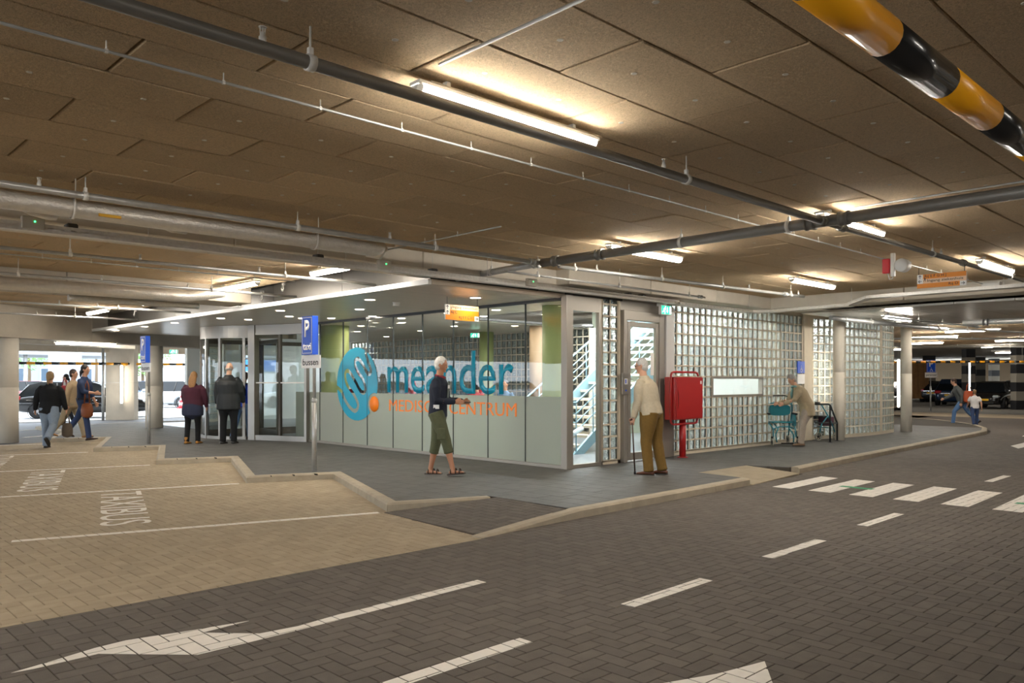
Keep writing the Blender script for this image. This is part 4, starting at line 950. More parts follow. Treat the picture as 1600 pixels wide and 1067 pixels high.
# ---- cable trays: slotted sides
def tray(pts, w, h, label, side=-1):
    root = empty('cable_tray', pts[0], label, 'cable tray')
    for i in range(len(pts)-1):
        a, b = Vector(pts[i]), Vector(pts[i+1]); L = (b-a).length; d = (b-a)/L; n = Vector((-d.y, d.x, 0)).normalized()*w/2; mb = MB(); up = Vector((0, 0, 1))
        def q(p0, p1, z0, z1, off, t=.0015):
            o = off/(w/2) if w else 0; s = n*(o)
            A, B = a+d*p0+s, a+d*p1+s
            mb.add([A+up*z0, B+up*z0, B+up*z1, A+up*z1, A+up*z0+n.normalized()*t, B+up*z0+n.normalized()*t, B+up*z1+n.normalized()*t, A+up*z1+n.normalized()*t], [(0, 1, 2, 3), (7, 6, 5, 4), (0, 4, 5, 1), (3, 2, 6, 7), (0, 3, 7, 4), (1, 5, 6, 2)], ZINC)
        for sgn in (-1, 1):
            q(0, L, 0, h*.42, sgn*w/2); q(0, L, h*.60, h, sgn*w/2)
            k = 0.0
            while k < L: q(k, min(L, k+.055), h*.42, h*.60, sgn*w/2); k += .10
        A, B = a, b
        mb.add([A-n, B-n, B+n, A+n, A-n+up*.002, B-n+up*.002, B+n+up*.002, A+n+up*.002], [(0, 3, 2, 1), (4, 5, 6, 7), (0, 1, 5, 4), (2, 3, 7, 6)], ZINC)
        mb.build('tray_length', root)
        for t in [k/(max(1, round(L/2.4))) for k in range(1, max(2, round(L/2.4)))] if L > 1.5 else []:
            p = a+d*(L*t); MB().tube([p, (p.x, p.y, 3.27)], .004, ZINC, 6).build('hanger_rod', root)
    return root
tray([(-4, 8.52, 2.915), (12.3, 8.40, 2.915)], .10, .075, 'long slotted cable tray from the left edge to the side door')
tray([(12.2, 8.38, 2.90), (14.7, 8.30, 2.90), (15.0, 8.0, 2.90), (15.0, 6.35, 2.92)], .24, .05, 'wide cable tray above the glass block wall')
tray([(14.95, 6.35, 2.93), (14.9, 6.0, 3.03), (14.7, -5, 3.03)], .20, .055, 'cable tray stepping up and running behind the hanging orange sign')
def boxed(px, v_, z, w, h, d_, m, name, label, cat, led=True, u_=None):
    x, _ = on_v(px, v_); r = empty(name, (x, v_, z), label, cat)
    MB().box((x-w/2, v_-d_, z), (x+w/2, v_, z+h), m, .006).build('casing', r)
    if led: MB().lathe([(.008, -.004), (.008, 0), (0, 0)], (x+.01, v_-d_-.001, z+h*.6), 'y', LED, 10).build('indicator', r)
    return r
GREYB = mat('grey_box', hexc('c2bbae'), .5)
boxed(50, 8.46, 2.93, .19, .115, .06, GREYB, 'emergency_battery_box', 'grey box with a green light on the cable tray at the left edge', 'control box')
boxed(598, 8.42, 2.93, .19, .115, .06, GREYB, 'emergency_battery_box', 'grey box with green light on the tray below the end of the foil duct', 'control box')
boxed(828, 8.38, 2.93, .19, .115, .06, GREYB, 'emergency_battery_box', 'grey box with a green light on the cable tray above the canopy corner sign', 'control box')
for px, lb in ((111, 'small dark clamp hanging over the cable tray at left'), (497, 'small dark clamp over the cable tray left of the tray box'), (676, 'dark round fitting on the cable tray above the canopy corner'), (981, 'dark junction fitting on the tray left of the exit sign'), (1003, 'dark junction fitting on the tray just above the exit sign')):
    x, _ = on_v(px, 8.5); r = empty('tray_clamp', (x, 8.5, 2.98), lb, 'fitting')
    MB().box((x-.05, 8.44, 2.975), (x+.05, 8.56, 3.035), mat('dark_plastic', hexc('4a4844'), .6), .012).build('body', r); MB().tube([(x, 8.5, 3.03), (x, 8.5, 3.06 if px > 900 else 3.27)], .004, ZINC, 6).build('hanger_rod', r)
# siren + drum, small white box
sx, sy = W2(1391, 413, 3.12); r = empty('siren', (sx, sy, 3.0), 'small red siren box with a white drum sounder on the ceiling', 'siren')
MB().box((sx-.03, sy+.0, 3.0), (sx+.06, sy+.10, 3.2), REDT, .01).build('red_box', r); MB().box((sx-.02, sy-.06, 2.95), (sx+.03, sy-.01, 3.27), WHITE, .004).build('mount', r)
MB().lathe([(0, -.01), (.085, -.01), (.09, 0), (.09, .13), (0, .13)], (sx-.05, sy-.16, 3.09), 'x', WHITE, 24).build('drum', r)
MB().tube([(sx+.02, sy+.04, 3.0), (sx+.02, sy+.02, 2.92), (sx+.0, sy-.03, 2.92), (sx, sy-.04, 2.97)], .006, WHITE, 6).build('cable', r)
by, _ = on_u(1549, 15.62); MB().box((15.56, by-.14, 3.12), (15.70, by+.14, 3.24), WHITE, .01).build('junction_box', label='small white junction box on the beam right of the hanging sign', cat='junction box')
# ---- tube lamps
def lamp_proto(m=LAMP):
    r = empty('tube_lamp', (0, 0, 0), 'x', 'tube lamp')
    L = .785; mb = MB(); sec = [(.05*cos(t), -.055*sin(t)) for t in [pi*k/10 for k in range(11)]]
    n = len(sec); mb.add([(-L+.03, a, b) for a, b in sec]+[(L-.03, a, b) for a, b in sec], [(k, n+k, n+k+1, k+1) for k in range(n-1)]+[tuple(range(n)), tuple(range(2*n-1, n-1, -1))], m, False).build('diffuser', r, (0, 0, 0))
    mb = MB()
    for s in (-1, 1):
        a0, a1 = s*(L-.03), s*L
        mb.add([(a0, a, b) for a, b in sec]+[(a1, a*.6, b*.6) for a, b in sec], [(k, n+k, n+k+1, k+1) for k in range(n-1)]+[tuple(range(n, 2*n))], WHITE)
    mb.build('end_caps', r, (0, 0, 0))
    MB().box((-L, -.052, 0), (L, .052, .028), WHITE, .006).box((-L+.1, -.03, .028), (L-.1, .03, .045), GREYB).build('housing', r, (0, 0, 0))
    for s in (-.55, .55): MB().box((s-.015, -.02, .045), (s+.015, .02, .075), ZINC).build('bracket', r, (0, 0, 0))
    return r
L0 = lamp_proto(); A90 = pi/2
LAMPS = [(3.51, 3.62, 3.19, 0, 'nearest bright tube lamp in the upper middle of the ceiling'),
 (8.52, 3.60, 3.19, 0, 'tube lamp right behind the thick main pipe at upper right'), (13.1, 3.45, 3.19, 0, 'tube lamp at the right edge beyond the hanging orange sign'),
 (8.45, 6.25, 3.19, 0, 'tube lamp under the thick main pipe in the middle of the picture'), (13.1, 6.20, 3.19, 0, 'tube lamp above the slim round column and glass blocks'),
 (6.30, 10.2, 3.18, A90, 'tube lamp end on, above the canopy edge near the foil duct end'), (6.2, 13.35, 3.18, A90, 'tube lamp end on, second along the canopy edge'), (6.15, 17.0, 3.18, A90, 'tube lamp end on, third along the canopy edge'), (6.1, 20.6, 3.19, A90, 'tube lamp end on, farthest along the canopy edge'),
 (6.8, 24.0, 2.56, 0, 'horizontal tube lamp below the concrete beam above the women at left'), (2.3, 30.0, 3.28, 0, 'tube lamp over the street at the left edge'), (10, 29.5, 3.28, 0, 'tube lamp over the street behind the round column'), (15, 30.5, 3.28, 0, 'tube lamp over the street seen through the revolving door'),
 (17.9, 6.6, 2.885, 0, 'tube lamp under the metal soffit left of the galvanised pipes'), (23.3, 6.9, 3.1, A90, 'slanting tube lamp beyond the metal soffit'), (27.5, 7.9, 3.1, A90, 'horizontal tube lamp above the far walkers'),
 (30.6, 10.0, 3.1, A90, 'tube lamp right of the free standing slim column'), (28.5, 4.0, 3.1, A90, 'tube lamp out at the right edge above the far lane'), (37, 12.5, 3.18, A90, 'far tube lamp above the staff parking sign'), (37, 9.0, 3.18, A90, 'far tube lamp above the black hatchback'),
 (46, 17.0, 3.28, A90, 'very far tube lamp above the blue parked car'), (46, 12, 3.28, A90, 'very far tube lamp above the right parked cars'), (56, 22, 3.28, A90, 'most distant tube lamp left of the banded columns'), (56, 14, 3.28, A90, 'most distant tube lamp right of the banded columns'), (34, 17, 3.1, A90, 'tube lamp behind the free standing slim column'),
 (3.5, -2.4, 3.19, 0, 'added unseen tube lamp behind the camera'), (8.6, -2.4, 3.19, 0, 'added unseen tube lamp right of and behind the camera'), (-1.6, 3.9, 3.19, 0, 'added unseen tube lamp left of the picture'), (-1.6, -2.4, 3.19, 0, 'added unseen tube lamp left of and behind the camera'), (14, -2.4, 3.19, 0, 'added unseen tube lamp beyond the right edge of the picture'), (20.4, 2.0, 2.88, 0, 'added unseen tube lamp beyond the right edge under the soffit'),  # lamps added out of view to raise the ambient light
 (-.85, 6.2, 3.19, 0, 'tube lamp over the sidewalk line beyond the left edge'),
 (-1.5, 10.6, 3.18, A90, 'added unseen tube lamp over the taxi bays beyond the left edge'), (-1.5, 16.0, 3.18, A90, 'added unseen tube lamp over the far taxi bays beyond the left edge')]  # two more lamps added out of view to brighten the left side
for k, (x, y, z, rz, lb) in enumerate(LAMPS):
    if k == 0: L0.location = (x, y, z); L0['label'] = lb
    else: copy_tree(L0, (x, y, z), rz, label=lb)
def vlamp(px, d, z0, z1, label):
    x, y = AT(px, d); r = empty('wall_tube_lamp', (x, y, z0), label, 'tube lamp')
    MB().tube([(x, y, z0+.04), (x, y, z1-.04)], .04, LAMPV, 14).build('diffuser', r)
    for z in (z0, z1-.04): MB().lathe([(.044, 0), (.046, .01), (.046, .04)], (x, y, z), 'z', WHITE, 14).build('end_cap', r)
    xb, yb = AT(px, d+.1); MB().tube([(xb, yb, z0), (xb, yb, z1)], .04, GREYB, 8).build('housing', r)
vlamp(190, 30.75, .62, 2.15, 'vertical tube lamp glowing on the concrete pier behind the women')
vlamp(1404, 30, .5, 2.35, 'vertical tube lamp glowing beside the free standing slim column'); vlamp(1304.5, 19.3, 1.0, 2.2, 'vertical tube lamp glowing behind the slim column by the black rail')
vlamp(1515, 41.5, .8, 2.5, 'vertical tube lamp glowing on the banded column above the running child')
# ---- striped height bars
def hbar(a, b, r, step, label, rods=()):
    a = Vector(a); b = Vector(b); L = (b-a).length; d = (b-a)/L; root = empty('height_bar', a, label, 'height bar'); n = int(L/step)
    for k in range(n): MB().tube([a+d*(k*step), a+d*((k+1)*step)], r, ORANGE if k % 2 == 0 else BLACKG, 20).build('stripe_section', root)
    for t in rods: p = a+d*(L*t); MB().tube([p+Vector((0, 0, r)), (p.x, p.y, 3.28)], .004, ZINC, 6).build('hanger_rod', root)
def U_at(depth, u_off): pass
xA, yA = AT(1380, 2.24); vb = yA; zb_ = CZ+(HZ-57)*2.24/F
hbar((xA-.478*5, vb, zb_), (xA+.478*9, vb, zb_), .055, .478, 'large orange and black striped height bar hanging across the upper right corner', (.1, .95))
xa, ya = AT(14, 28); xb, yb = AT(330, 33.5); hbar((xa, ya, 2.15), (xb, yb, 2.2), .05, .27, 'thin orange and black height bar hanging over the street at left', (.3, .62))
xa, ya = AT(1392, 34); xb, yb = AT(1620, 34); hbar((xa, ya, 2.32), (xb, yb, 2.34), .045, .21, 'thin orange and black height bar hanging over the far lane at right', (.05, .9))
# ================================================================== SIGNS
def arrow_pts(cx, cy, s, kind):
    A = [(-.06, -.42), (.06, -.42), (.06, .2), (.28, -.02), (.36, .06), (0, .42), (-.36, .06), (-.28, -.02), (-.06, .2)]
    if kind == 'left': A = [(-y, x) for x, y in A]
    if kind == 'right': A = [(y, -x) for x, y in A]
    return [(cx+x*s, cy+y*s) for x, y in A]
def dsign(o, xd, w, h, rows, label, rods):
    """hanging direction board; o lower-left of the face"""
    o = Vector(o); xd = Vector(xd); up = Vector((0, 0, 1)); n = xd.cross(up); r = empty('hanging_sign', o, label, 'sign')
    MB().plane3([(0, 0), (w, 0), (w, h), (0, h)], o-n*.02, xd, up, .02, SIGNW).build('board', r)
    rh = h/len(rows)
    for k, (col, a0, a1, txt, tx0, tx1, arrow, acx) in enumerate(rows):
        y0 = h-(k+1)*rh
        MB().plane3([(a0*w, y0), (a1*w, y0), (a1*w, y0+rh), (a0*w, y0+rh)], o, xd, up, .0012, col).build('colour_band', r)
        if arrow: MB().plane3(arrow_pts(acx*w, y0+rh/2, rh*.9, arrow), o, xd, up, .002, INK).build('arrow', r)
        if txt: text_mesh(txt, (tx1-tx0)*w, rh*(.62 if 'g' not in txt and 'j' not in txt else .74), o+n*.0013+xd*(tx0*w)+up*(y0+rh*.14), tuple(xd), (0, 0, 1), INK, parent=r, t=.001, bold=.004)
    for t in rods:
        p = o+xd*(t*w)+up*h-n*.01; MB().tube([p, (p.x, p.y, 3.06 if o.z > 2.6 else 2.865)], .004, DARK, 6).build('hanging_wire', r)
v0_, Y0_ = on_u(1433, 11.55); v1_, Y1_ = on_u(1510, 11.55); zt = CZ+(HZ-423)*Y1_/F; zb2 = CZ+(HZ-445)*Y1_/F
dsign((11.55, v0_, zb2), (0, -1, 0), v0_-v1_, zt-zb2, [(SIGNO, .125, 1.0, 'Rij E F G H J', .16, .60, 'up', .06), (SIGNP, .125, 1.0, 'Ingang ziekenhuis', .215, .94, 'left', .06), (SIGNO, 0, .87, 'Rij D', .65, .84, 'right', .935)],
      'orange and white direction sign hanging at the right edge, reading Ingang ziekenhuis', (.03, .96))
u0_, Y0_ = on_v(696, 9.85); u1_, Y1_ = on_v(748, 9.85); zt = CZ+(HZ-475)*Y0_/F; zb2 = CZ+(HZ-499)*Y0_/F
dsign((u0_, 9.85, zb2), (1, 0, 0), u1_-u0_, zt-zb2, [(SIGNP, .13, 1.0, 'Ingang ziekenhuis', .21, .96, 'up', .06), (SIGNO, .13, 1.0, 'Rij C', .16, .34, 'up', .06), (SIGNO, 0, .87, 'Rij E F G H J', .40, .84, 'right', .935)],
      'yellow and white direction sign hanging from the canopy in front of the entrance glass', (.06, .97))
def man_icon(r, o, xd, h):
    up = Vector((0, 0, 1)); o = Vector(o); xd = Vector(xd); g = MB()
    f = lambda p: g.plane3([(a*h, b*h) for a, b in p], o, xd, up, .001, INK)
    f([(.2, .85), (.32, .85), (.32, 1), (.2, 1)]); f([(.15, .45), (.35, .45), (.35, .8), (.15, .8)]); f([(.15, .45), (.25, .45), (.12, 0), (0, 0)]); f([(.25, .45), (.35, .45), (.52, .02), (.42, 0)]); f([(.35, .7), (.55, .5), (.5, .42), (.33, .6)])
    return g
for ob in [o for o in bpy.data.objects if o.name.startswith('hanging_sign')]:
    if 'right edge' in ob['label']:
        n = Vector((-1, 0, 0)); man_icon(None, (11.5485, v0_-.135*(v0_-v1_), ob.location.z+.36*.245), (0, -1, 0), .062).build('walking_figure', ob)
    else: man_icon(None, (u0_+.145*(u1_-u0_), 9.8485, ob.location.z+.70*.24), (1, 0, 0), .055).build('walking_figure', ob)
def wheelchair(o, xd, s, m, parent):
    up = Vector((0, 0, 1)); g = MB(); f = lambda p: g.plane3([(a*s, b*s) for a, b in p], o, xd, up, .0012, m)
    f([(-.1, .78), (.04, .78), (.04, .92), (-.1, .92)]); f([(-.1, .3), (.0, .3), (.04, .7), (-.08, .7)]); f([(-.05, .3), (.3, .3), (.3, .38), (-.05, .38)]); f([(.22, .35), (.3, .35), (.42, 0), (.34, 0)]); f([(0, .5), (.24, .5), (.24, .56), (0, .56)])
    R = [(-.02+.3*cos(t), .15+.3*sin(t)) for t in [2*pi*k/20 for k in range(21)]]; r2 = [(-.02+.23*cos(t), .15+.23*sin(t)) for t in [2*pi*k/20 for k in range(21)]]
    for k in range(20):
        if 2 < k < 6: continue
        f([R[k], R[k+1], r2[k+1], r2[k]])
    g.build('wheelchair_symbol', parent)
def parking_sign(x, y, xd, label, word, plate, s=1.0, zpole=1.7, taxi=True, z0=.1):
    xd = Vector(xd).normalized(); up = Vector((0, 0, 1)); n = xd.cross(up); r = empty('parking_sign', (x, y, z0), label, 'sign')
    MB().tube([(x, y, z0), (x, y, 1.22)], .038, PIPE_L, 14).tube([(x, y, 1.2), (x, y, 2.5 if taxi else 2.3)], .026, PIPE_L, 14).lathe([(.038, 0), (.043, .005), (.043, .05), (.028, .07)], (x, y, 1.18), 'z', PIPE_L, 14).build('pole', r)
    c = Vector((x, y, 0))+n*.05
    if taxi: w, h, zb = .33, .60, 1.93
    else: w, h, zb = .44, .62, 1.95
    o = c-xd*(w/2)+up*zb
    MB().plane3([(0, 0), (w, 0), (w, h), (0, h)], o-n*.02, xd, up, .10 if taxi else .04, BLUE).build('sign_box', r)
    f0 = o+n*(.081 if taxi else .021); b = MB(); e = .018; t_ = .009
    for p in ([(e, e), (w-e, e), (w-e, e+t_), (e, e+t_)], [(e, h-e-t_), (w-e, h-e-t_), (w-e, h-e), (e, h-e)], [(e, e), (e+t_, e), (e+t_, h-e), (e, h-e)], [(w-e-t_, e), (w-e, e), (w-e, h-e), (w-e-t_, h-e)]): b.plane3(p, f0, xd, up, .001, SIGNW)
    b.build('white_border', r)
    text_mesh('P', w*.46, h*.44, f0+xd*(w*.26)+up*(h*.46), xd, up, SIGNW, parent=r, t=.0012, bold=.03)
    if taxi: text_mesh('taxi', w*.74, h*.18, f0+xd*(w*.13)+up*(h*.12), xd, up, SIGNW, parent=r, t=.0012, bold=.02)
    else: wheelchair(f0+xd*(w*.5)+up*(h*.07), xd, h*.34, SIGNW, r)
    pw, ph = (.56, .2) if taxi else (.62, .26)
    o2 = c-xd*(pw/2)+up*(zb-ph-.01)
    MB().plane3([(0, 0), (pw, 0), (pw, ph), (0, ph)], o2+n*.0, xd, up, .02, SIGNW).build('plate', r)
    text_mesh(plate, pw*.84, ph*.5, o2+n*.021+xd*(pw*.08)+up*(ph*.22), xd, up, INK, parent=r, t=.001, bold=.01)
    return r
parking_sign(6.46, 11.18, (0, -1, 0), 'blue P taxi sign with white bussen plate on a galvanised pole beside the entrance', 'taxi', 'bussen')
parking_sign(6.60, 18.70, (0, -1, 0), 'second blue parking sign seen edge on, in front of the round concrete column', 'taxi', 'bussen')
x, y = AT(1454, 40); parking_sign(x, y, (U[0], V[0], 0), 'distant blue P sign with wheelchair symbol and plate reading personeel', '', 'personeel', taxi=False, z0=0)
x0_, _ = on_v(1246.5, 8.72); x1_, _ = on_v(1257.5, 8.72); r = empty('wall_sign', (x0_, 8.7, 1.72), 'small blue wheelchair sign on the glass block wall above the old woman', 'sign')
MB().box((x0_, 8.72, 1.70), (x1_, 8.74, 1.98), BLUE).build('board', r); wheelchair(Vector(((x0_+x1_)/2, 8.718, 1.74)), Vector((1, 0, 0)), .15, SIGNW, r); MB().box((x0_, 8.72, 1.45), (x1_, 8.74, 1.68), SIGNW).build('white_plate', r)
# ---- red hose cabinet
xc0, _ = on_v(1055.5, 8.28); xc1, _ = on_v(1097.5, 8.28); r = empty('hose_cabinet', ((xc0+xc1)/2, 8.4, .1), 'red enamelled fire hose cabinet on a red post in front of the glass blocks', 'cabinet')
Yc = depth_of((xc0+xc1)/2, 8.28); zt_, zb_2 = CZ+(HZ-589)*Yc/F, CZ+(HZ-655)*Yc/F
MB().box((xc0, 8.28, zb_2), (xc1, 8.52, zt_), RED, .008).build('cabinet_body', r)
MB().box((xc0+.012, 8.265, zb_2+.012), (xc1-.012, 8.28, zt_-.012), RED, .004).build('cabinet_door', r)
MB().lathe([(.0, -.006), (.006, -.006), (.014, 0)], (0, 0, 0), 'y', DARK, 8)
MB().plane3([(.0, .0), (.014, .06), (.02, .17), (.014, .28), (0, .34)], (xc0+.055, 8.262, zb_2+.2), (1, 0, 0), (0, 0, 1), .004, mat('dark_red', hexc('5c0c0c'), .5)).build('handle_recess', r)
MB().box((xc1-.10, 8.260, zt_-.13), (xc1-.055, 8.2645, zt_-.07), SIGNW).build('sticker', r)
pxm = (xc0*.45+xc1*.55)-.02
MB().tube([(pxm, 8.44, .1), (pxm, 8.44, zb_2)], .062, RED, 18).lathe([(.1, 0), (.1, .012), (.06, .014)], (pxm, 8.44, .1), 'z', RED, 18).build('post', r)
def loop(zside, za, zc):
    a, b = xc0-.02, xc1-.10
    return [(a, 8.40, zside), (a, 8.40, za), (a+.02, 8.40, zc-.03), (a+.07, 8.40, zc), (b-.07, 8.40, zc), (b-.02, 8.40, zc-.03 if zc > za else zc+.03), (b, 8.40, za), (b, 8.40, zside)]
MB().tube([(xc0-.03, 8.36, zb_2-.05), (xc0-.03, 8.36, zt_+.03), (xc0+.0, 8.36, zt_+.075), (xc0+.06, 8.36, zt_+.09), (xc1-.12, 8.36, zt_+.09), (xc1-.05, 8.36, zt_+.075), (xc1-.02, 8.36, zt_+.02)], .02, RED, 12).build('tube_guard', r)
MB().tube([(xc0-.03, 8.36, zb_2-.03), (xc0, 8.36, zb_2-.07), (xc0+.06, 8.36, zb_2-.085), (xc1-.14, 8.36, zb_2-.085), (xc1-.07, 8.36, zb_2-.07), (xc1-.04, 8.36, zb_2+.0)], .02, RED, 12).build('tube_guard', r)
# ================================================================== PEOPLE
SKIN = mat('skin', hexc('c9977a'), .5, bump=(80, .05)); SKIN2 = mat('skin_tanned', hexc('b57f60'), .5, bump=(80, .05))
HAIR = {}
def hairm(n, c): return mat(n+'_hair', hexc(c), .55, bump=(90, .8, (1, 1, .25)), var=(60, .2))
def cloth(n, c, r=.9, b=.35): return mat(n, hexc(c), r, bump=(14, b, (1, 1, .45)), var=(25, .06))
def etube(V_, Fs, pts, rad, side=(1, 0, 0), n=12, cap=True):
    """elliptic loft: rad = [(half width along side, half depth)]"""
    pts = [Vector(p) for p in pts]; b = len(V_)
    for i, p in enumerate(pts):
        d = (pts[min(i+1, len(pts)-1)]-pts[max(i-1, 0)]).normalized(); s = Vector(side); s = (s-d*s.dot(d)).normalized(); t = d.cross(s)
        for k in range(n):
            a = 2*pi*k/n; V_.append(p+s*(cos(a)*rad[i][0])+t*(sin(a)*rad[i][1]))
    for i in range(len(pts)-1):
        for k in range(n): Fs.append((b+i*n+k, b+i*n+(k+1) % n, b+(i+1)*n+(k+1) % n, b+(i+1)*n+k))
    if cap:
        for i, sg in ((0, -1), (len(pts)-1, 1)):
            d = (pts[1]-pts[0]).normalized() if i == 0 else (pts[-1]-pts[-2]).normalized()
            V_.append(pts[i]+d*(sg*min(rad[i])*.6)); c = len(V_)-1
            for k in range(n):
                f = (b+i*n+k, b+i*n+(k+1) % n, c); Fs.append(f if sg > 0 else f[::-1])
def ellipsoid(V_, Fs, c, r, ax=None, n=16, m=10, fn=None):
    b = len(V_); M = ax or Matrix.Identity(3)
    for i in range(m+1):
        t = pi*i/m
        for k in range(n):
            a = 2*pi*k/n; p = Vector((r[0]*sin(t)*cos(a), r[1]*sin(t)*sin(a), r[2]*cos(t)))
            if fn: p = fn(p)
            V_.append(Vector(c)+M@p)
    for i in range(m):
        for k in range(n): Fs.append((b+i*n+k, b+(i+1)*n+k, b+(i+1)*n+(k+1) % n, b+i*n+(k+1) % n))
def remesh_obj(name, V_, Fs, vox, m, parent, smooth=2, label=None):
    me = bpy.data.meshes.new(name); me.from_pydata([tuple(v) for v in V_], [], Fs)
    ob = bpy.data.objects.new(name, me); COL.objects.link(ob)
    r = ob.modifiers.new('r', 'REMESH'); r.mode = 'VOXEL'; r.voxel_size = vox; r.use_smooth_shade = True
    if smooth: s = ob.modifiers.new('s', 'SMOOTH'); s.iterations = smooth; s.factor = .5
    dg = bpy.context.evaluated_depsgraph_get(); dg.update(); nm = bpy.data.meshes.new_from_object(ob.evaluated_get(dg))
    ob.modifiers.clear(); ob.data = nm; bpy.data.meshes.remove(me); nm.materials.clear(); nm.materials.append(m)
    for p in nm.polygons: p.use_smooth = True
    ob.parent = parent; ob.location = (0, 0, 0)
    if label: ob['label'] = label
    return ob
def rotv(sag, abd, side):
    """limb direction: sag degrees forward of straight down, abd degrees out to the side"""
    a, b = radians(sag), radians(abd); return Vector((side*sin(b), sin(a)*cos(b), -cos(a)*cos(b)))
def person(label, x, y, z, face, H=1.75, lean=0, legs=((0, 0), (0, 0)), arms=((0, 6, 10, 0), (0, 6, 10, 0)), head=(0, 0), build=1.0, vox=.011, skin=None, hair=None, hairstyle='short',
           top=None, top_len=.0, top_w=1.0, sleeve=1.0, bottom=None, bottom_len=1.0, shoe=None, shoe_h=.09, skirt=None, extras=None, toe=(0, 0), twist=0, group=None):
    """face = heading in the ground plane (radians, world); legs = (thigh, knee) per side (left, right); arms = (swing, spread, elbow, inward)"""
    skin = skin or SKIN; k = H/1.75; root = empty('person', (x, y, z), label, 'person', group)
    J = {}; pel = Vector((0, 0, .93)); sl = sin(radians(lean)); cl = cos(radians(lean)); up = Vector((0, sl, cl)); fw = Vector((0, cl, -sl)); R_ = Vector((1, 0, 0))
    J['pel'] = pel; J['waist'] = pel+up*.14; J['chest'] = pel+up*.36; J['neck'] = pel+up*.545; bend = radians(lean*.0)
    hp, ht = radians(head[0]), radians(head[1]); hd = (up*.55+Vector((0, 0, 1))*.45).normalized()
    hd = (hd*cos(hp)+Vector((0, hd.z, -hd.y))*sin(hp)).normalized(); J['head'] = J['neck']+hd*.175
    low = 9
    for s, i, nm in ((-1, 0, 'L'), (1, 1, 'R')):
        hip = pel+R_*(s*.092); th, kn = legs[i]; kne = hip+rotv(th, 2, s)*.43; ank = kne+rotv(th-kn, 0, s)*.42
        J['hip'+nm], J['kne'+nm], J['ank'+nm] = hip, kne, ank; ta = radians(toe[i]); fd = Vector((0, cos(ta), -sin(ta))); J['foot'+nm] = fd
        dn = Vector((0, sin(-ta)*1.0, -cos(ta))); J['dn'+nm] = dn; low = min(low, (ank+dn*.08).z, (ank+dn*.08+fd*.14).z)
        sh = J['neck']+R_*(s*.185*build**.3)-up*.055; sw, ab, el, inn = arms[i]; elb = sh+rotv(sw+lean*.0, ab, s)*.29; wd = rotv(sw+el, ab*.4-inn, s); wri = elb+wd*.255
        J['sho'+nm], J['elb'+nm], J['wri'+nm], J['wd'+nm] = sh, elb, wri, wd
    off = Vector((0, 0, -low))
    J = {a: (v if a.startswith(('wd', 'foot', 'dn')) else (v+off)*k) for a, v in J.items()}; B = build
    root['_j'] = 0; del root['_j']
    # --- body: one continuous surface
    V_, Fs = [], []; K = k
    tor = [J['pel']-up*.06*K, J['pel']+up*.03*K, J['waist'], J['chest'], J['neck']-up*.10*K, J['neck']-up*.03*K, J['neck']+up*.03*K, J['head']-hd*.05*K]
    etube(V_, Fs, tor, [(a*K*(B if i < 5 else 1), b*K*(B if i < 5 else 1)) for i, (a, b) in enumerate([(.12, .09), (.16, .11), (.135, .095), (.165, .115), (.155, .085), (.08, .06), (.055, .058), (.052, .055)])], n=16)
    fx = Matrix((R_, hd.cross(R_), hd)).transposed()
    tw = Matrix.Rotation(ht, 3, hd); fx = tw@fx; hf = (fx@Vector((0, 1, 0))); hr = fx@Vector((1, 0, 0))
    def hfn(p):
        q = p.copy(); t = max(0, -p.z/.12); q.x *= 1-.28*t; q.y = q.y*(1-.10*t)+.018*t*(1 if p.y > 0 else 0); return q
    hc = J['head']+hd*.02*K
    ellipsoid(V_, Fs, hc, (.074*K, .092*K, .115*K), fx, 20, 14, hfn)
    ellipsoid(V_, Fs, hc+hf*.092*K-hd*.018*K, (.013*K, .018*K, .024*K), fx, 8, 6)
    ellipsoid(V_, Fs, hc+hf*.082*K+hd*.022*K, (.045*K, .012*K, .010*K), fx, 8, 6)
    ellipsoid(V_, Fs, hc+hf*.083*K-hd*.062*K, (.024*K, .012*K, .009*K), fx, 8, 6)
    ellipsoid(V_, Fs, hc+hf*.075*K-hd*.098*K, (.022*K, .016*K, .014*K), fx, 8, 6)
    for s in (-1, 1): ellipsoid(V_, Fs, hc+hr*(s*.076*K)-hd*.005*K, (.010*K, .018*K, .030*K), fx, 8, 6)
    for s, nm in ((-1, 'L'), (1, 'R')):
        h, kn, an = J['hip'+nm], J['kne'+nm], J['ank'+nm]; fd = J['foot'+nm]; dn = J['dn'+nm]
        etube(V_, Fs, [h+Vector((0, 0, .03)), h.lerp(kn, .35), h.lerp(kn, .8), kn, kn.lerp(an, .3), kn.lerp(an, .75), an, an+dn*.05*K], [(a*K, b*K) for a, b in ((.085*B, .095*B), (.08*B, .085*B), (.06, .062), (.055, .057), (.052, .060), (.038, .04), (.034, .038), (.036, .045))], n=12)
        etube(V_, Fs, [an+dn*.055*K-fd*.055*K, an+dn*.05*K, an+dn*.058*K+fd*.09*K, an+dn*.066*K+fd*.165*K], [(a*K, b*K) for a, b in ((.03, .022), (.036, .030), (.044, .020), (.034, .011))], n=10)
        sh, el, wr, wd = J['sho'+nm], J['elb'+nm], J['wri'+nm], J['wd'+nm]
        etube(V_, Fs, [J['neck']-up*.10*K+R_*(s*.06*K), sh-up*.028*K-R_*(s*.015*K), sh.lerp(el, .3), el, el.lerp(wr, .35), wr], [(a*K, b*K) for a, b in ((.035, .035), (.045, .045), (.044, .046), (.040, .042), (.042, .040), (.026, .020))], side=fw, n=12)
        # palm and five fingers, curled
        pn = R_*s; ps = wd.cross(pn).normalized(); curl = 16; pa = wr+wd*.085*K
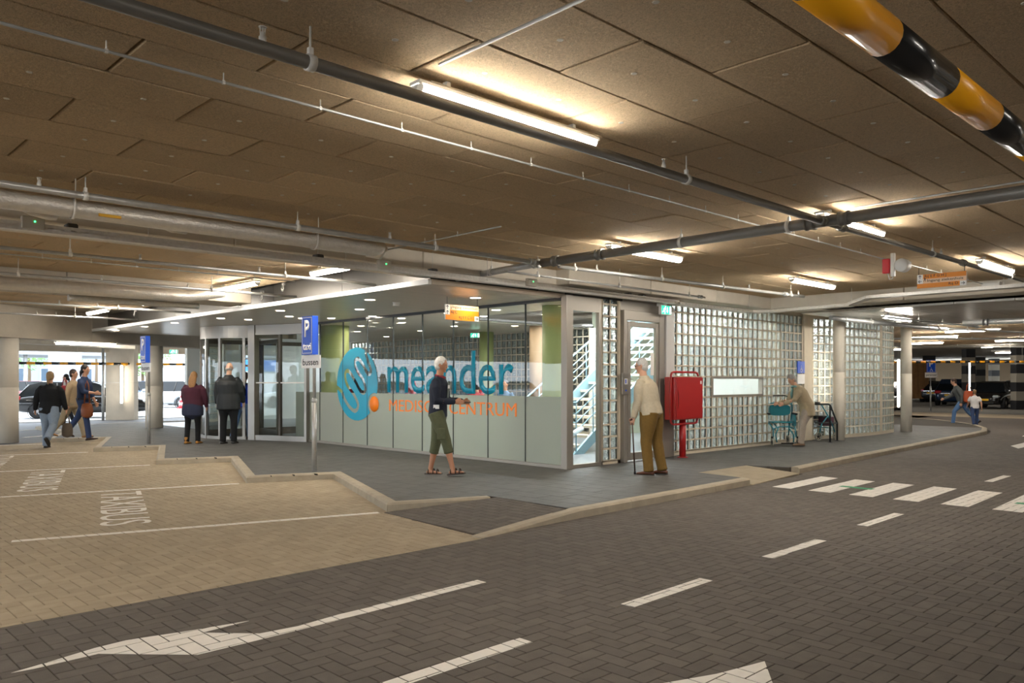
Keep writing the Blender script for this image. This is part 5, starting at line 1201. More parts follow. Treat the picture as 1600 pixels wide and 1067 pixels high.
        etube(V_, Fs, [wr-wd*.01*K, wr+wd*.03*K, pa], [(.026*K, .017*K), (.040*K, .016*K), (.040*K, .014*K)], side=ps, n=10)
        for q, (o_, L_) in enumerate(((-.030, .060), (-.010, .072), (.010, .076), (.030, .068))):
            d0 = (wd*cos(radians(curl))-pn*sin(radians(curl))).normalized(); d1 = (wd*cos(radians(curl*3.2))-pn*sin(radians(curl*3.2))).normalized()
            a_ = pa+ps*(o_*K)-wd*.012*K; b_ = a_+d0*L_*.5*K; c_ = b_+d1*L_*.5*K; etube(V_, Fs, [a_, b_, c_], [(.0095*K, .0095*K), (.0088*K, .0088*K), (.007*K, .007*K)], side=ps, n=7)
        fsg = 1 if ps.y > 0 else -1
        a_ = wr+wd*.03*K+ps*(fsg*.030*K); b_ = a_+(wd*.7+ps*fsg*.7).normalized()*.035*K; c_ = b_+(wd*.9-pn*.4).normalized()*.032*K
        etube(V_, Fs, [a_, b_, c_], [(.013*K, .013*K), (.0105*K, .0105*K), (.008*K, .008*K)], side=pn, n=7)
    body = remesh_obj('body', V_, Fs, min(vox, .0085) if vox < .012 else vox*.8, skin, root, 1)
    em = MB()
    for s in (-1, 1):
        c = hc+hf*.087*K+hr*(s*.031*K)+hd*.006*K; VV, FF = [], []; ellipsoid(VV, FF, c, (.013*K, .006*K, .006*K), fx, 8, 6); em.add(VV, FF, mat('eye', (.03, .025, .02), .2), True)
    em.build('eyes', body, (0, 0, 0))
    # --- hair
    if hair:
        V_, Fs = [], []
        if hairstyle == 'bald_rim':
            ellipsoid(V_, Fs, hc-hf*.022*K-hd*.03*K, (.078*K, .074*K, .045*K), fx, 18, 10)
        else:
            ellipsoid(V_, Fs, hc-hf*.014*K+hd*.026*K, (.084*K, .092*K, .103*K), fx, 20, 12)
            ellipsoid(V_, Fs, hc-hf*.035*K-hd*.03*K, (.078*K, .062*K, .07*K), fx, 18, 10)
        if hairstyle == 'long':
            etube(V_, Fs, [hc-hf*.03*K+hd*.05*K, hc-hf*.07*K-hd*.04*K, hc-hf*.095*K-hd*.14*K, hc-hf*.115*K-hd*.24*K, hc-hf*.11*K-hd*.34*K], [(.07*K, .06*K), (.092*K, .045*K), (.10*K, .04*K), (.085*K, .035*K), (.045*K, .02*K)], side=hr, n=12)
        if hairstyle == 'ponytail':
            etube(V_, Fs, [hc-hf*.07*K, hc-hf*.10*K-hd*.06*K, hc-hf*.095*K-hd*.14*K, hc-hf*.09*K-hd*.19*K], [(.03*K, .03*K), (.034*K, .03*K), (.028*K, .022*K), (.012*K, .01*K)], side=hr, n=10)
        if hairstyle == 'curly':
            for q in range(26):
                t = random.uniform(0, pi*.62); a = random.uniform(0, 2*pi); p_ = Vector((.082*sin(t)*cos(a), .092*sin(t)*sin(a), .105*cos(t)))
                if p_.y > .05 and p_.z < .05: continue
                ellipsoid(V_, Fs, hc+fx@(p_*K)+hd*.02*K, (.022*K, .022*K, .02*K), fx, 6, 5)
        remesh_obj('hair', V_, Fs, vox*.85, hair, root, 1)
    # --- trousers
    def leg_cloth(mt, w, ln, name='trousers'):
        V_, Fs = [], []
        etube(V_, Fs, [J['pel']+up*.10*K, J['pel']+up*.02*K, J['pel']-Vector((0, 0, .07*K))], [(.158*B*K, .112*B*K), (.175*B*K, .13*B*K), (.15*B*K, .115*B*K)], n=16)
        for s, nm in ((-1, 'L'), (1, 'R')):
            h, kn, an = J['hip'+nm], J['kne'+nm], J['ank'+nm]; end = an+J['dn'+nm]*.02*K if ln >= 1 else kn.lerp(an, ln)
            etube(V_, Fs, [h+Vector((0, 0, .02)), h.lerp(kn, .4), h.lerp(kn, .8), kn, kn.lerp(end, .5), kn.lerp(end, .9), end], [(a*w*K, b*w*K) for a, b in ((.095*B, .11*B), (.09*B, .095*B), (.074, .078), (.068, .072), (.062, .066), (.060, .064), (.062, .068))], n=14)
        return remesh_obj(name, V_, Fs, vox, mt, root)
    if bottom: leg_cloth(bottom[0], bottom[1], bottom_len)
    if skirt:
        V_, Fs = [], []; etube(V_, Fs, [J['pel']+up*.12*K, J['pel'], J['pel']-Vector((0, 0, .12*K)), J['pel']-Vector((0, 0, .22*K))], [(.17*B*K, .125*B*K), (.195*B*K, .15*B*K), (.205*B*K, .16*B*K), (.20*B*K, .155*B*K)], n=18); remesh_obj('skirt', V_, Fs, vox, skirt, root)
    if top:
        V_, Fs = [], []; w = top_w; hem = J['pel']-Vector((0, 0, 1))*(top_len*K)
        etube(V_, Fs, [hem, J['pel']+up*.05*K if top_len > 0 else hem+up*.05*K, J['waist']+up*.02*K, J['chest'], J['neck']-up*.105*K, J['neck']-up*.035*K, J['neck']+up*.022*K], [(a*w*K*bb, b*w*K*bb) for (a, b, bb) in ((.185, .135, B), (.183, .132, B), (.168, .125, B), (.188, .138, B), (.195, .12, B), (.125, .088, 1), (.072, .072, 1))], n=18)
        for s, nm in ((-1, 'L'), (1, 'R')):
            sh, el, wr = J['sho'+nm], J['elb'+nm], J['wri'+nm]; end = el.lerp(wr, sleeve*2-1) if sleeve > .5 else sh.lerp(el, sleeve*2)
            P_ = [J['neck']-up*.10*K+R_*(s*.08*K), sh-up*.018*K-R_*(s*.012*K), sh.lerp(el, .35)]; Q_ = [(.06, .055), (.068, .070), (.070*B**.6, .074*B**.6)]
            if sleeve > .5: P_ += [el, el.lerp(end, .6), end]; Q_ += [(.058, .06), (.052, .052), (.043, .041)]
            else: P_ += [end]; Q_ += [(.066, .068)]
            etube(V_, Fs, P_, [(a*w*K, b*w*K) for a, b in Q_], side=fw, n=14)
        remesh_obj('jacket' if top_len > .02 else 'top', V_, Fs, vox, top, root)
    if shoe:
        for s, nm in ((-1, 'L'), (1, 'R')):
            an = J['ank'+nm]; fd = J['foot'+nm]; dn = J['dn'+nm]; V_, Fs = [], []
            etube(V_, Fs, [an+dn*.056*K-fd*.075*K, an+dn*.045*K-fd*.03*K, an+dn*.045*K+fd*.04*K, an+dn*.058*K+fd*.12*K, an+dn*.064*K+fd*.19*K], [(a*K, b*K) for a, b in ((.034, .026), (.042, .036), (.046, .036), (.050, .024), (.036, .014))], n=12)
            if shoe_h > .09: etube(V_, Fs, [an+dn*.05*K-fd*.01*K, an-dn*(shoe_h-.08)*K-fd*.01*K], [(.046*K, .054*K), (.05*K, .056*K)], n=12)
            o_ = remesh_obj('shoe', V_, Fs, vox*.8, shoe, root, 1)
            V_, Fs = [], []; mb = MB(); P0 = an+dn*.072*K-fd*.08*K; P1 = an+dn*.072*K+fd*.195*K; w_ = .047*K
            mb.add([P0-R_*w_*.7, P1-R_*w_*.6, P1+R_*w_*.6, P0+R_*w_*.7, P0-R_*w_*.7+dn*.012, P1-R_*w_*.6+dn*.012, P1+R_*w_*.6+dn*.012, P0+R_*w_*.7+dn*.012], [(0, 1, 2, 3), (7, 6, 5, 4), (0, 4, 5, 1), (1, 5, 6, 2), (2, 6, 7, 3), (3, 7, 4, 0)], mat('sole', (.03, .025, .02), .8)).build('sole', o_, (0, 0, 0))
    rz = face-pi/2
    if extras: extras(root, J, K, dict(up=up, fw=fw, hc=hc, hf=hf, hr=hr, hd=hd))
    root.rotation_euler = (0, 0, rz)
    M = Matrix.Rotation(rz, 4, 'Z'); M.translation = Vector((x, y, z)); root_M[root.name] = (M, J, K); return root, M, J, K
root_M = {}
CA = pi/2-TH          # world heading of the camera's forward direction is pi/2 - CA
FWD = atan2(U[1]*0+V[1], U[1]) if False else atan2(V[1], U[1]); RIGHT = atan2(V[0], U[0])
def hdg(deg): return RIGHT+radians(deg)      # 0 = towards the picture's right, 90 = away from the camera
def loc_obj(mb, name, root, label=None):
    o = mb.build(name, root, (0, 0, 0)); 
    if label: o['label'] = label
    return o
# 1 walking man in the centre
def ex_center(root, J, K, h):
    c = J['neck']; b = MB().tube([c+Vector((.07*cos(t), .068*sin(t)+.01, .015-.02*sin(t))) for t in [2*pi*k/14 for k in range(15)]], .018, cloth('maroon_collar', '7a1f2e'), 8); loc_obj(b, 'collar', root)
    p = J['chest']+h['fw']*.150*K; b = MB().plane3([(-.05, -.2), (.05, -.2), (.035, .14), (-.035, .14)], p, (1, 0, 0), h['up'], .006, cloth('grey_shirt', '59605a')); loc_obj(b, 'shirt_front', root)
    b = MB().plane3([(-.02, 0), (.07, .0), (.07, .05), (-.02, .05)], p+h['up']*.03+h['fw']*.012, (1, 0, 0), h['up'], .004, SIGNW); loc_obj(b, 'name_badge', root)
    q = J['waist']+Vector((.172*K, .02, -.03)); b = MB().box((q.x, q.y-.04, q.z-.03), (q.x+.008, q.y+.05, q.z+.03), SIGNW); loc_obj(b, 'white_label', root)
    w = (J['wriL']+J['wriR'])/2+h['fw']*.13; b = MB().box((w.x-.03, w.y-.03, w.z-.01), (w.x+.03, w.y+.05, w.z+.005), DARK, .003); loc_obj(b, 'phone', root)
    for nm in 'LR':
        kn, an = J['kne'+nm], J['ank'+nm]
        for t in (.2,): pass
        h_ = J['hip'+nm].lerp(kn, .72); s = -1 if nm == 'L' else 1; b = MB().box((h_.x+s*.068*K, h_.y-.07, h_.z-.09), (h_.x+s*.098*K, h_.y+.07, h_.z+.09), cloth('olive_cotton', '585b41'), .012); loc_obj(b, 'cargo_pocket', root)
        fd, dn = J['foot'+nm], J['dn'+nm]; a = an+dn*.072*K; sm_ = mat('sandal_leather', hexc('3c2c22'), .6)
        b = MB().add([a-fd*.085-Vector((.04, 0, 0)), a+fd*.18-Vector((.045, 0, 0)), a+fd*.18+Vector((.045, 0, 0)), a-fd*.085+Vector((.04, 0, 0))]+[v+dn*.02 for v in (a-fd*.085-Vector((.04, 0, 0)), a+fd*.18-Vector((.045, 0, 0)), a+fd*.18+Vector((.045, 0, 0)), a-fd*.085+Vector((.04, 0, 0)))], [(0, 1, 2, 3), (7, 6, 5, 4), (0, 4, 5, 1), (1, 5, 6, 2), (2, 6, 7, 3), (3, 7, 4, 0)], sm_)
        for f_, r_, u_ in ((.11, .052, .03), (.05, .048, .045), (-.03, .042, .03)):
            cc = a+fd*f_; b.tube([cc+Vector((r_*cos(t), 0, 0))-dn*(max(0, sin(t))*(.055+u_*.4)) for t in [pi*k/8 for k in range(9)]], .009, sm_, 6)
        loc_obj(b, 'sandal', root)
cx, cy = W2(684, 742, .1)
person('white haired man in navy cardigan and olive cropped trousers walking past the entrance glass', cx, cy, .102, hdg(-12), 1.76, 3, legs=((-8, 4), (22, 8)), arms=((12, 6, 72, 10), (8, 8, 78, 12)), head=(6, 0), vox=.010,
       skin=SKIN2, hair=hairm('white', 'd8d2c8'), top=cloth('navy_knit', '1c2130'), top_len=.04, top_w=1.03, bottom=(cloth('olive_cotton', '585b41'), 1.12), bottom_len=.42, toe=(0, -6), extras=ex_center)
# 2 old man with a cane
def ex_old(root, J, K, h):
    c = J['neck']; b = MB().tube([c+Vector((.072*cos(t), .066*sin(t)+.0, .02)) for t in [2*pi*k/14 for k in range(15)]], .017, cloth('cream_jacket', 'b8ab93'), 8); loc_obj(b, 'collar', root)
    g = MB()
    for s in (-1, 1):
        cc = h['hc']+h['hf']*.10*K+h['hr']*(s*.033*K)+h['hd']*.004
        g.tube([cc+h['hr']*(.024*cos(t))+h['hd']*(.018*sin(t)) for t in [2*pi*k/10 for k in range(11)]], .003, DARK, 5); g.tube([cc+h['hr']*(s*.024), h['hc']+h['hr']*(s*.082*K)+h['hd']*.006], .003, DARK, 5)
    loc_obj(g, 'glasses', root)
    w = J['waist']; b = MB().tube([w+Vector((.165*K*cos(t), .118*K*sin(t), -.16)) for t in [2*pi*k/20 for k in range(21)]], .014, mat('belt', hexc('3a2618'), .5), 8); loc_obj(b, 'belt', root)
cx, cy = W2(1018, 741, .1)
r, M, J, K = person('old man in cream jacket and olive brown corduroys leaning on a cane by the door', cx, cy, .102, hdg(148), 1.75, 13, legs=((6, 12), (-6, 6)), arms=((4, 5, 12, 2), (2, 6, 14, 0)), head=(4, 18), build=1.12, vox=.010,
       hair=hairm('grey_white', 'b9b5ae'), top=cloth('cream_jacket', 'b8ab93', b=.5), top_len=.02, top_w=1.1, bottom=(cloth('corduroy', '6e5320', b=.5), 1.22), shoe=mat('brown_leather', hexc('5a2e16'), .4), extras=ex_old)
hand = M@(J['wriL']+J['wdL']*.08); tip = Vector((*W2(992, 741, .1), .1)); top_ = Vector((*AT(1008, (hand-Vector((0, 0, 0))).x*U[1]+hand.y*V[1]), hand.z))
d_ = Vector((tip.x-hand.x, tip.y-hand.y, 0)).normalized()
r = empty('walking_cane', tip, 'dark brown walking cane held by the old man by the side door', 'cane')
MB().tube([hand+Vector((0, 0, .03))-d_*.0, tip+Vector((0, 0, .03))], .011, mat('cane_wood', hexc('3a2014'), .4), 10).build('shaft', r)
MB().tube([hand-d_*.06+Vector((0, 0, .035)), hand+Vector((0, 0, .045)), hand+d_*.05+Vector((0, 0, .03))], .014, mat('cane_wood', (0, 0, 0)), 10).build('handle', r)
MB().lathe([(.017, 0), (.016, .04), (.012, .05)], tip, 'z', BLACK, 12).build('rubber_tip', r)
# 3 old woman leaning on a walker
def ex_lady(root, J, K, h):
    c = J['neck']; sc_ = cloth('teal_scarf', '6a8f8a'); b = MB().tube([c+Vector((.066*cos(t), .062*sin(t)+.02, -.0+.01*sin(3*t))) for t in [2*pi*k/16 for k in range(17)]], .026, sc_, 8).tube([c+h['fw']*.08, c+h['fw']*.11-Vector((0, 0, .1)), c+h['fw']*.10-Vector((0, 0, .2))], [.026, .03, .02], sc_, 8); loc_obj(b, 'scarf', root)
cx, cy = W2(1262, 697, .1)
person('grey haired old woman in beige raincoat leaning forward over a teal walker', cx, cy, .102, hdg(178), 1.62, 30, legs=((20, 14), (12, 8)), arms=((28, 8, 42, 2), (24, 8, 48, 2)), head=(12, 10), build=1.12, vox=.012,
       hair=hairm('grey', '8f8a84'), hairstyle='curly', top=cloth('beige_raincoat', 'a8977a', b=.5), top_len=.20, top_w=1.12, bottom=(cloth('pale_trousers', 'a59789'), 1.15), shoe=mat('tan_suede', hexc('8a6c54'), .8), extras=ex_lady)
# 4 woman in a black cardigan seen from behind
cx, cy = W2(78, 700, .0)
r4 = person('blond woman in black cardigan and pale jeans walking away at left, bag in hand', cx, cy, .0, hdg(100), 1.70, 2, legs=((6, 2), (-14, 40)), arms=((-4, 20, 12, 0), (2, 17, 16, 0)), head=(2, -10), build=1.12, vox=.013, hair=hairm('ash_blond', '9a7d58'), hairstyle='ponytail',
       top=cloth('black_knit', '0e0f12'), top_len=.10, top_w=1.12, bottom=(cloth('pale_denim', '8290a0'), 1.25), shoe=mat('dark_shoe', (.02, .02, .02), .5), toe=(0, 40))
def bag(wp, w, h, d, m, label, rz=0, strap=.25, name='handbag'):
    r = empty(name, wp, label, 'bag'); V_, Fs = [], []
    etube(V_, Fs, [Vector((0, 0, -h)), Vector((0, 0, -h*.9)), Vector((0, 0, -h*.45)), Vector((0, 0, -.02)), Vector((0, 0, 0))], [(w*.36, d*.4), (w*.48, d*.5), (w*.5, d*.5), (w*.4, d*.28), (w*.3, d*.16)], n=14)
    MB().add(V_, Fs, m, True).build('bag_body', r, (0, 0, 0), rz)
    for s in (-1, 1): MB().tube([Vector((-w*.22, s*d*.14, -.02)), Vector((-w*.12, s*d*.08, strap*.8)), Vector((0, 0, strap)), Vector((w*.12, s*d*.08, strap*.8)), Vector((w*.22, s*d*.14, -.02))], .008, m, 6).build('strap', r, (0, 0, 0), rz)
    return r
_, M, J, K = r4; hd_ = M@(J['wriR']+J['wdR']*.13)
bag((hd_.x, hd_.y, hd_.z-.2), .26, .30, .12, cloth('olive_leather', '5f5346'), 'slouchy brown grey handbag hanging from the hand of the woman in black', hdg(0), .2)
# 5 woman in denim
cx, cy = W2(130, 687, .1)
def belt(c):
    def f(root, J, K, h): loc_obj(MB().tube([J['pel']+h['up']*.06+Vector((.176*K*cos(t), .135*K*sin(t), 0)) for t in [2*pi*k/20 for k in range(21)]], .016, mat('belt_dark', (.015, .012, .012), .5), 8), 'belt', root)
    return f
r5 = person('dark haired woman in denim shirt and jeans striding right with phone, brown bag', cx, cy, .10, hdg(0), 1.80, 3, legs=((-26, 12), (18, 10)), arms=((6, 6, 20, 0), (22, 6, 62, 0)), head=(4, 0), vox=.013, hair=hairm('dark_brown', '1d1512'), hairstyle='ponytail',
       top=cloth('denim_shirt', '2c3a58'), top_len=.0, top_w=1.0, sleeve=.75, bottom=(cloth('denim', '34456a'), .95), shoe=mat('brown_boot', hexc('3d281e'), .5), shoe_h=.26, toe=(14, -8), extras=belt(0))
_, M, J, K = r5; p = M@(J['pel']+Vector((.2, .02, .05))); bag((p.x+U[0]*.18, p.y+V[0]*.18, .98), .30, .32, .14, mat('tan_leather', hexc('8a4a22'), .5), 'tan brown shoulder bag at the hip of the woman in denim', hdg(0), .55)
# 6 man behind her
cx, cy = W2(112, 684, .1)
r6 = person('person in beige jacket and trousers walking behind the woman in denim', cx, cy, .10, hdg(8), 1.72, 4, legs=((22, 6), (-24, 18)), arms=((14, 6, 20, 0), (-12, 6, 12, 0)), vox=.014, hair=hairm('brown', '3a281e'), top=cloth('beige_cardigan', 'b39a78'), top_len=.10, top_w=1.06, bottom=(cloth('sand_trousers', 'a8977a'), 1.2), shoe=mat('tan_shoe', hexc('a2703c'), .6), toe=(-6, 14))
p = AT(101, 21.5); bag((p[0], p[1], 1.38), .3, .36, .18, mat('red_leather', hexc('8c1f28'), .5), 'dark red bag carried between the two women at left', hdg(0), .2)
cx, cy = AT(104, 27); person('dark haired woman in white top far behind the couple at left', cx, cy, 0, hdg(200), 1.72, 2, legs=((10, 6), (-10, 10)), vox=.02, hair=hairm('dark_brown', '1d1512'), hairstyle='ponytail', top=cloth('white_top', 'cfc8c4'), bottom=(cloth('dark_trousers', '22242a'), 1.05), shoe=mat('dark_shoe', (0, 0, 0)))
# 7 burgundy sweater
cx, cy = W2(301, 693, .1)
person('long haired woman in burgundy sweater, black leggings and tan boots seen from behind', cx, cy, .10, hdg(84), 1.60, 3, legs=((-4, 4), (7, 6)), arms=((8, 14, 14, 10), (2, 22, 18, 12)), head=(8, 12), build=1.32, vox=.013, hair=hairm('wavy_blond', '8a6236'), hairstyle='long',
       top=cloth('burgundy_knit', '451a2a', b=.5), top_len=.02, top_w=1.05, skirt=cloth('dark_blue_shirt', '262c42'), bottom=(cloth('black_leggings', '0b0b0d'), 1.02), shoe=mat('tan_boot', hexc('b07a34'), .7), shoe_h=.16)
# 8 bald man
cx, cy = W2(357, 693, .1)
def ex_bald(root, J, K, h): loc_obj(MB().tube([J['neck']+Vector((.07*cos(t), .068*sin(t), .02)) for t in [2*pi*k/14 for k in range(15)]], .02, cloth('black_coat', '181b1c', .6), 8), 'collar', root)
person('bald man in black coat and black trousers seen from behind by the revolving door', cx, cy, .10, hdg(86), 1.80, 2, legs=((-2, 2), (5, 6)), arms=((0, 15, 8, 4), (4, 14, 22, 4)), head=(8, 8), build=1.22, vox=.012, skin=mat('pink_skin', hexc('d3a488'), .45), hair=hairm('bald', 'a39a90'), hairstyle='bald_rim',
       top=cloth('black_coat', '181b1c', .6, .5), top_len=.17, top_w=1.16, bottom=(cloth('black_trousers', '0d0d0f'), 1.12), shoe=mat('dark_shoe', (0, 0, 0)), extras=ex_bald)
# 9 youngster with rucksack
cx, cy = W2(379, 686, .1)
def ex_pack(root, J, K, h):
    V_, Fs = [], []; c = J['chest']-h['fw']*.17*K-h['up']*.05; ellipsoid(V_, Fs, c, (.17, .13, .24), None, 16, 12); remesh_obj('rucksack', V_, Fs, .015, mat('pack_pattern', hexc('16201f'), .7, var=(18, .9)), root)
    for s in (-1, 1): loc_obj(MB().tube([c+Vector((s*.09, .05, .2)), J['sho'+('L' if s < 0 else 'R')]+Vector((-s*.05, 0, .06)), J['chest']+Vector((s*.1, .13, .0)), c+Vector((s*.12, .08, -.15))], .018, BLACK, 6), 'shoulder_strap', root)
person('young person in blue top and jeans with a dark rucksack beside the bald man', cx, cy, .10, hdg(70), 1.62, 6, legs=((-14, 10), (14, 8)), arms=((10, 10, 30, 0), (-10, 10, 20, 0)), head=(14, 20), vox=.014, hair=hairm('brown', '3a281e'), top=cloth('bright_blue_top', '1c3fb0'), top_len=.06, bottom=(cloth('light_denim', '5c7da8'), 1.05), shoe=mat('dark_shoe', (0, 0, 0)), extras=ex_pack)
# 10, 11 walkers on the far lane
cx, cy = AT(1503, 27.2); person('adult in grey jacket and jeans hurrying left across the far lane', cx, cy, 0, hdg(160), 1.70, 20, legs=((36, 30), (-30, 14)), arms=((-26, 8, 30, 0), (24, 8, 40, 0)), head=(10, 0), vox=.016, hair=hairm('brown', '3a281e'), top=cloth('grey_jacket', '5d605e'), top_len=.06, top_w=1.1, bottom=(cloth('light_denim', '5c7da8'), 1.0), shoe=mat('brown_boot', (0, 0, 0)), toe=(0, 30))
p = AT(1513, 26.9); bag((p[0], p[1], 1.18), .34, .38, .16, mat('orange_bag', hexc('b4502a'), .6), 'rust orange shoulder bag of the hurrying adult on the far lane', hdg(0), .25)
cx, cy = AT(1523, 26.2); person('small child in white T-shirt and jeans on the far lane beside the hurrying adult', cx, cy, 0, hdg(70), 1.22, 3, legs=((-16, 20), (14, 8)), arms=((16, 12, 30, 0), (-12, 16, 20, 0)), vox=.014, hair=hairm('light_brown', '80603c'), top=cloth('white_tshirt', 'd6d2cf'), top_len=.03, top_w=1.05, sleeve=.35, bottom=(cloth('denim', '34456a'), 1.05), shoe=mat('green_shoe', hexc('4f8a2c'), .6))
# people inside the lobby
for k, (px, d, h_, c, lb) in enumerate(((560, 18.6, 1.72, 'bfc', 'person in dark clothes inside the lobby behind the teal emblem'), (641, 18.5, 1.74, 'r', 'person in a brick red top inside the lobby behind the teal word'), (745, 17.6, 1.35, 'r2', 'person in dark red inside the lobby behind the letter d'), (790, 17.0, 1.4, 'b', 'person in blue grey inside the lobby near the letter r'))):
    cx, cy = AT(px, d); person(lb, cx, cy, .108, hdg((200, 20, 90, 250)[k]), h_, 2, vox=.018, skin=SKIN2, hair=hairm('dark_brown', '1d1512'), top=cloth(('lobby_black', 'lobby_red', 'lobby_red', 'lobby_blue')[k], ('14161a', '8e2a24', '7c1f2a', '4a6178')[k]), bottom=(cloth('dark_trousers', '22242a'), 1.05), shoe=mat('dark_shoe', (0, 0, 0)))
# ================================================================== WALKERS AND RAIL
TB = mat('teal_frame', hexc('1f7f8c'), .35, coat=.3); TSEAT = mat('teal_seat', hexc('1b7a86'), .4); TYRE = mat('pale_tyre', hexc('9a988a'), .7)
def wheel(mb_parent, c, r, w, ang=0, tyre=TYRE):
    root = empty('wheel', (0, 0, 0)); root.parent = mb_parent; root.location = Vector(c); root.rotation_euler = (0, 0, ang)
    n = 20; prof = [(r-.02, -w/2), (r-.004, -w/2), (r, -w*.25), (r, w*.25), (r-.004, w/2), (r-.02, w/2), (r-.028, 0), (r-.02, -w/2)]
    MB().lathe(prof, (0, 0, 0), 'x', tyre, n, False).build('tyre', root, (0, 0, 0))
    m = MB().lathe([(.02, -w*.6), (.02, w*.6)], (0, 0, 0), 'x', BLACK, 10)
    for k in range(5):
        a = 2*pi*k/5; m.box((-.006, -.006, 0), (.006, .006, r-.02), BLACK); 
        q = len(m.v)-8
        for i in range(q, q+8):
            v_ = m.v[i]; m.v[i] = (v_[0], v_[1]*cos(a)-v_[2]*sin(a), v_[1]*sin(a)+v_[2]*cos(a))
    m.build('spokes', root, (0, 0, 0)); return root
def walker_chair(x, y, rz, label):
    """wheeled walker with backrest plate and seat; local x across, y forward (towards its front castors)"""
    r = empty('rollator', (x, y, .1), label, 'walker', rz=rz); w = .28
    P = lambda pts, m=TB, rr=.014, nm='frame_tube': MB().tube(pts, rr, m, 10).build(nm, r, (0, 0, 0))
    for s in (-1, 1):
        P([(s*w, -.28, .16), (s*w, -.22, .42), (s*w, -.10, .60), (s*w, -.06, .80), (s*w, -.08, .98)])
        P([(s*w, -.12, .52), (s*(w-.02), .12, .46), (s*(w-.04), .26, .36), (s*(w-.03), .30, .2)])
        P([(s*(w-.10), .05, .50), (s*(w-.16), .22, .38), (s*(w-.08), .30, .24), (s*(w-.10), .33, .08)])
        P([(s*w, -.02, .70), (s*(w+.02), .14, .69), (s*(w+.02), .20, .69)], BLACK, .022, 'armrest')
        wheel(r, (s*w, -.30, .10), .10, .035); wheel(r, (s*(w+.0), .33, .085), .085, .035)
        MB().box((s*w-.015, .27, .15), (s*w+.015, .35, .21), BLACK, .004).build('fork', r, (0, 0, 0))
    MB().tube([(-w, -.08, .98), (-w+.03, -.12, 1.06), (-.15, -.14, 1.09), (.15, -.14, 1.09), (w-.03, -.12, 1.06), (w, -.08, .98)], .013, BLACK, 10).build('push_handle', r, (0, 0, 0))
    P([(-w, -.07, .90), (-.1, -.07, .93), (.1, -.07, .93), (w, -.07, .90)]); P([(-w+.02, .24, .36), (-.1, .28, .42), (.1, .28, .42), (w-.02, .24, .36)])
    V_, Fs = [], []; N2 = 18; pl = [(.25*(abs(cos(t))**.55)*(1 if cos(t) > 0 else -1), .12*(abs(sin(t))**.55)*(1 if sin(t) > 0 else -1)) for t in [2*pi*k/28 for k in range(28)]]
    MB().plane3(pl, (0, -.05, .77), (1, 0, 0), (0, 0, 1), .02, TSEAT).build('backrest', r, (0, 0, 0))
    pl = [(a*1.0, b*1.45) for a, b in pl]; MB().plane3(pl, (0, .08, .50), (1, 0, 0), (0, 1, 0), .03, TSEAT).build('seat', r, (0, 0, 0))
    MB().box((-.16, .34, .05), (.10, .42, .075), BLACK, .008).build('footrest', r, (0, 0, 0))
    V_, Fs = [], []; MB().plane3([(-.09, 0), (.09, 0), (.11, .1), (.08, .26), (-.08, .26), (-.11, .1)], (-w-.03, .02, .42), (0, 1, 0), (0, 0, 1), .03, TSEAT).build('side_pad', r, (0, 0, 0))
    return r
cx, cy = W2(1219, 695, .1); walker_chair(cx, cy, hdg(-90)-pi/2, 'teal wheeled walker with backrest and seat facing the camera, held by the old woman')
def rollator(x, y, rz, label):
    r = empty('rollator', (x, y, .1), label, 'walker', rz=rz); w = .25
    for s in (-1, 1):
        MB().tube([(s*w, .24, .16), (s*w, .14, .40), (s*w, .0, .62), (s*w, -.16, .84), (s*w, -.30, .90)], .014, TB, 10).build('frame_tube', r, (0, 0, 0))
        MB().tube([(s*w, .02, .58), (s*w, -.16, .40), (s*w, -.24, .16)], .014, TB, 10).build('frame_tube', r, (0, 0, 0))
        MB().tube([(s*w, -.22, .90), (s*w, -.36, .90)], .02, BLACK, 10).build('grip', r, (0, 0, 0))
        wheel(r, (s*w, .26, .10), .10, .04); wheel(r, (s*w, -.26, .10), .10, .04)
    MB().box((-w+.02, -.12, .55), (w-.02, .12, .585), BLACK, .01).build('seat', r, (0, 0, 0)); MB().box((-w+.03, .10, .34), (w-.03, .30, .56), cloth('plum_bag', '5b3b48'), .02).build('basket_bag', r, (0, 0, 0))
    MB().box((-w-.035, -.1, .40), (-w-.02, .12, .62), SIGNW, .01).build('white_plate', r, (0, 0, 0)); MB().tube([(-w, .1, .3), (w, .1, .3)], .01, TB, 8).build('cross_tube', r, (0, 0, 0))
    return r
cx, cy = W2(1281, 687, .1); rollator(cx, cy, hdg(20)-pi/2, 'teal rollator with pale wheels parked behind the old woman at the black rail')
# black rail frame: two feet
ra = Vector((*W2(1297, 691, .1), .1)); rb = Vector((*W2(1308, 688.5, .1), .1)); fr_ = empty('rail_frame', ra, 'black steel tube rail standing beside the slim round column', 'rail'); RB = mat('black_steel', (.015, .018, .018), .35)
e2 = Vector((U[0], V[0], 0)); b0_ = ra-e2*.35; 
MB().tube([ra, ra+Vector((0, 0, .86)), ra+Vector((0, 0, .88))-e2*.04, b0_+Vector((0, 0, .88))], .022, RB, 10).build('front_hoop', fr_)
MB().tube([ra+Vector((0, 0, .86)), rb+Vector((0, 0, .42)), rb], .022, RB, 10).build('rear_leg', fr_); MB().tube([b0_+Vector((0, 0, .45)), ra+Vector((0, 0, .45)), rb+Vector((0, 0, .42))], .014, RB, 8).build('cross_rail', fr_)
for p in (ra, rb): MB().lathe([(.05, 0), (.05, .008), (.025, .01)], p, 'z', RB, 12).build('foot_plate', fr_)
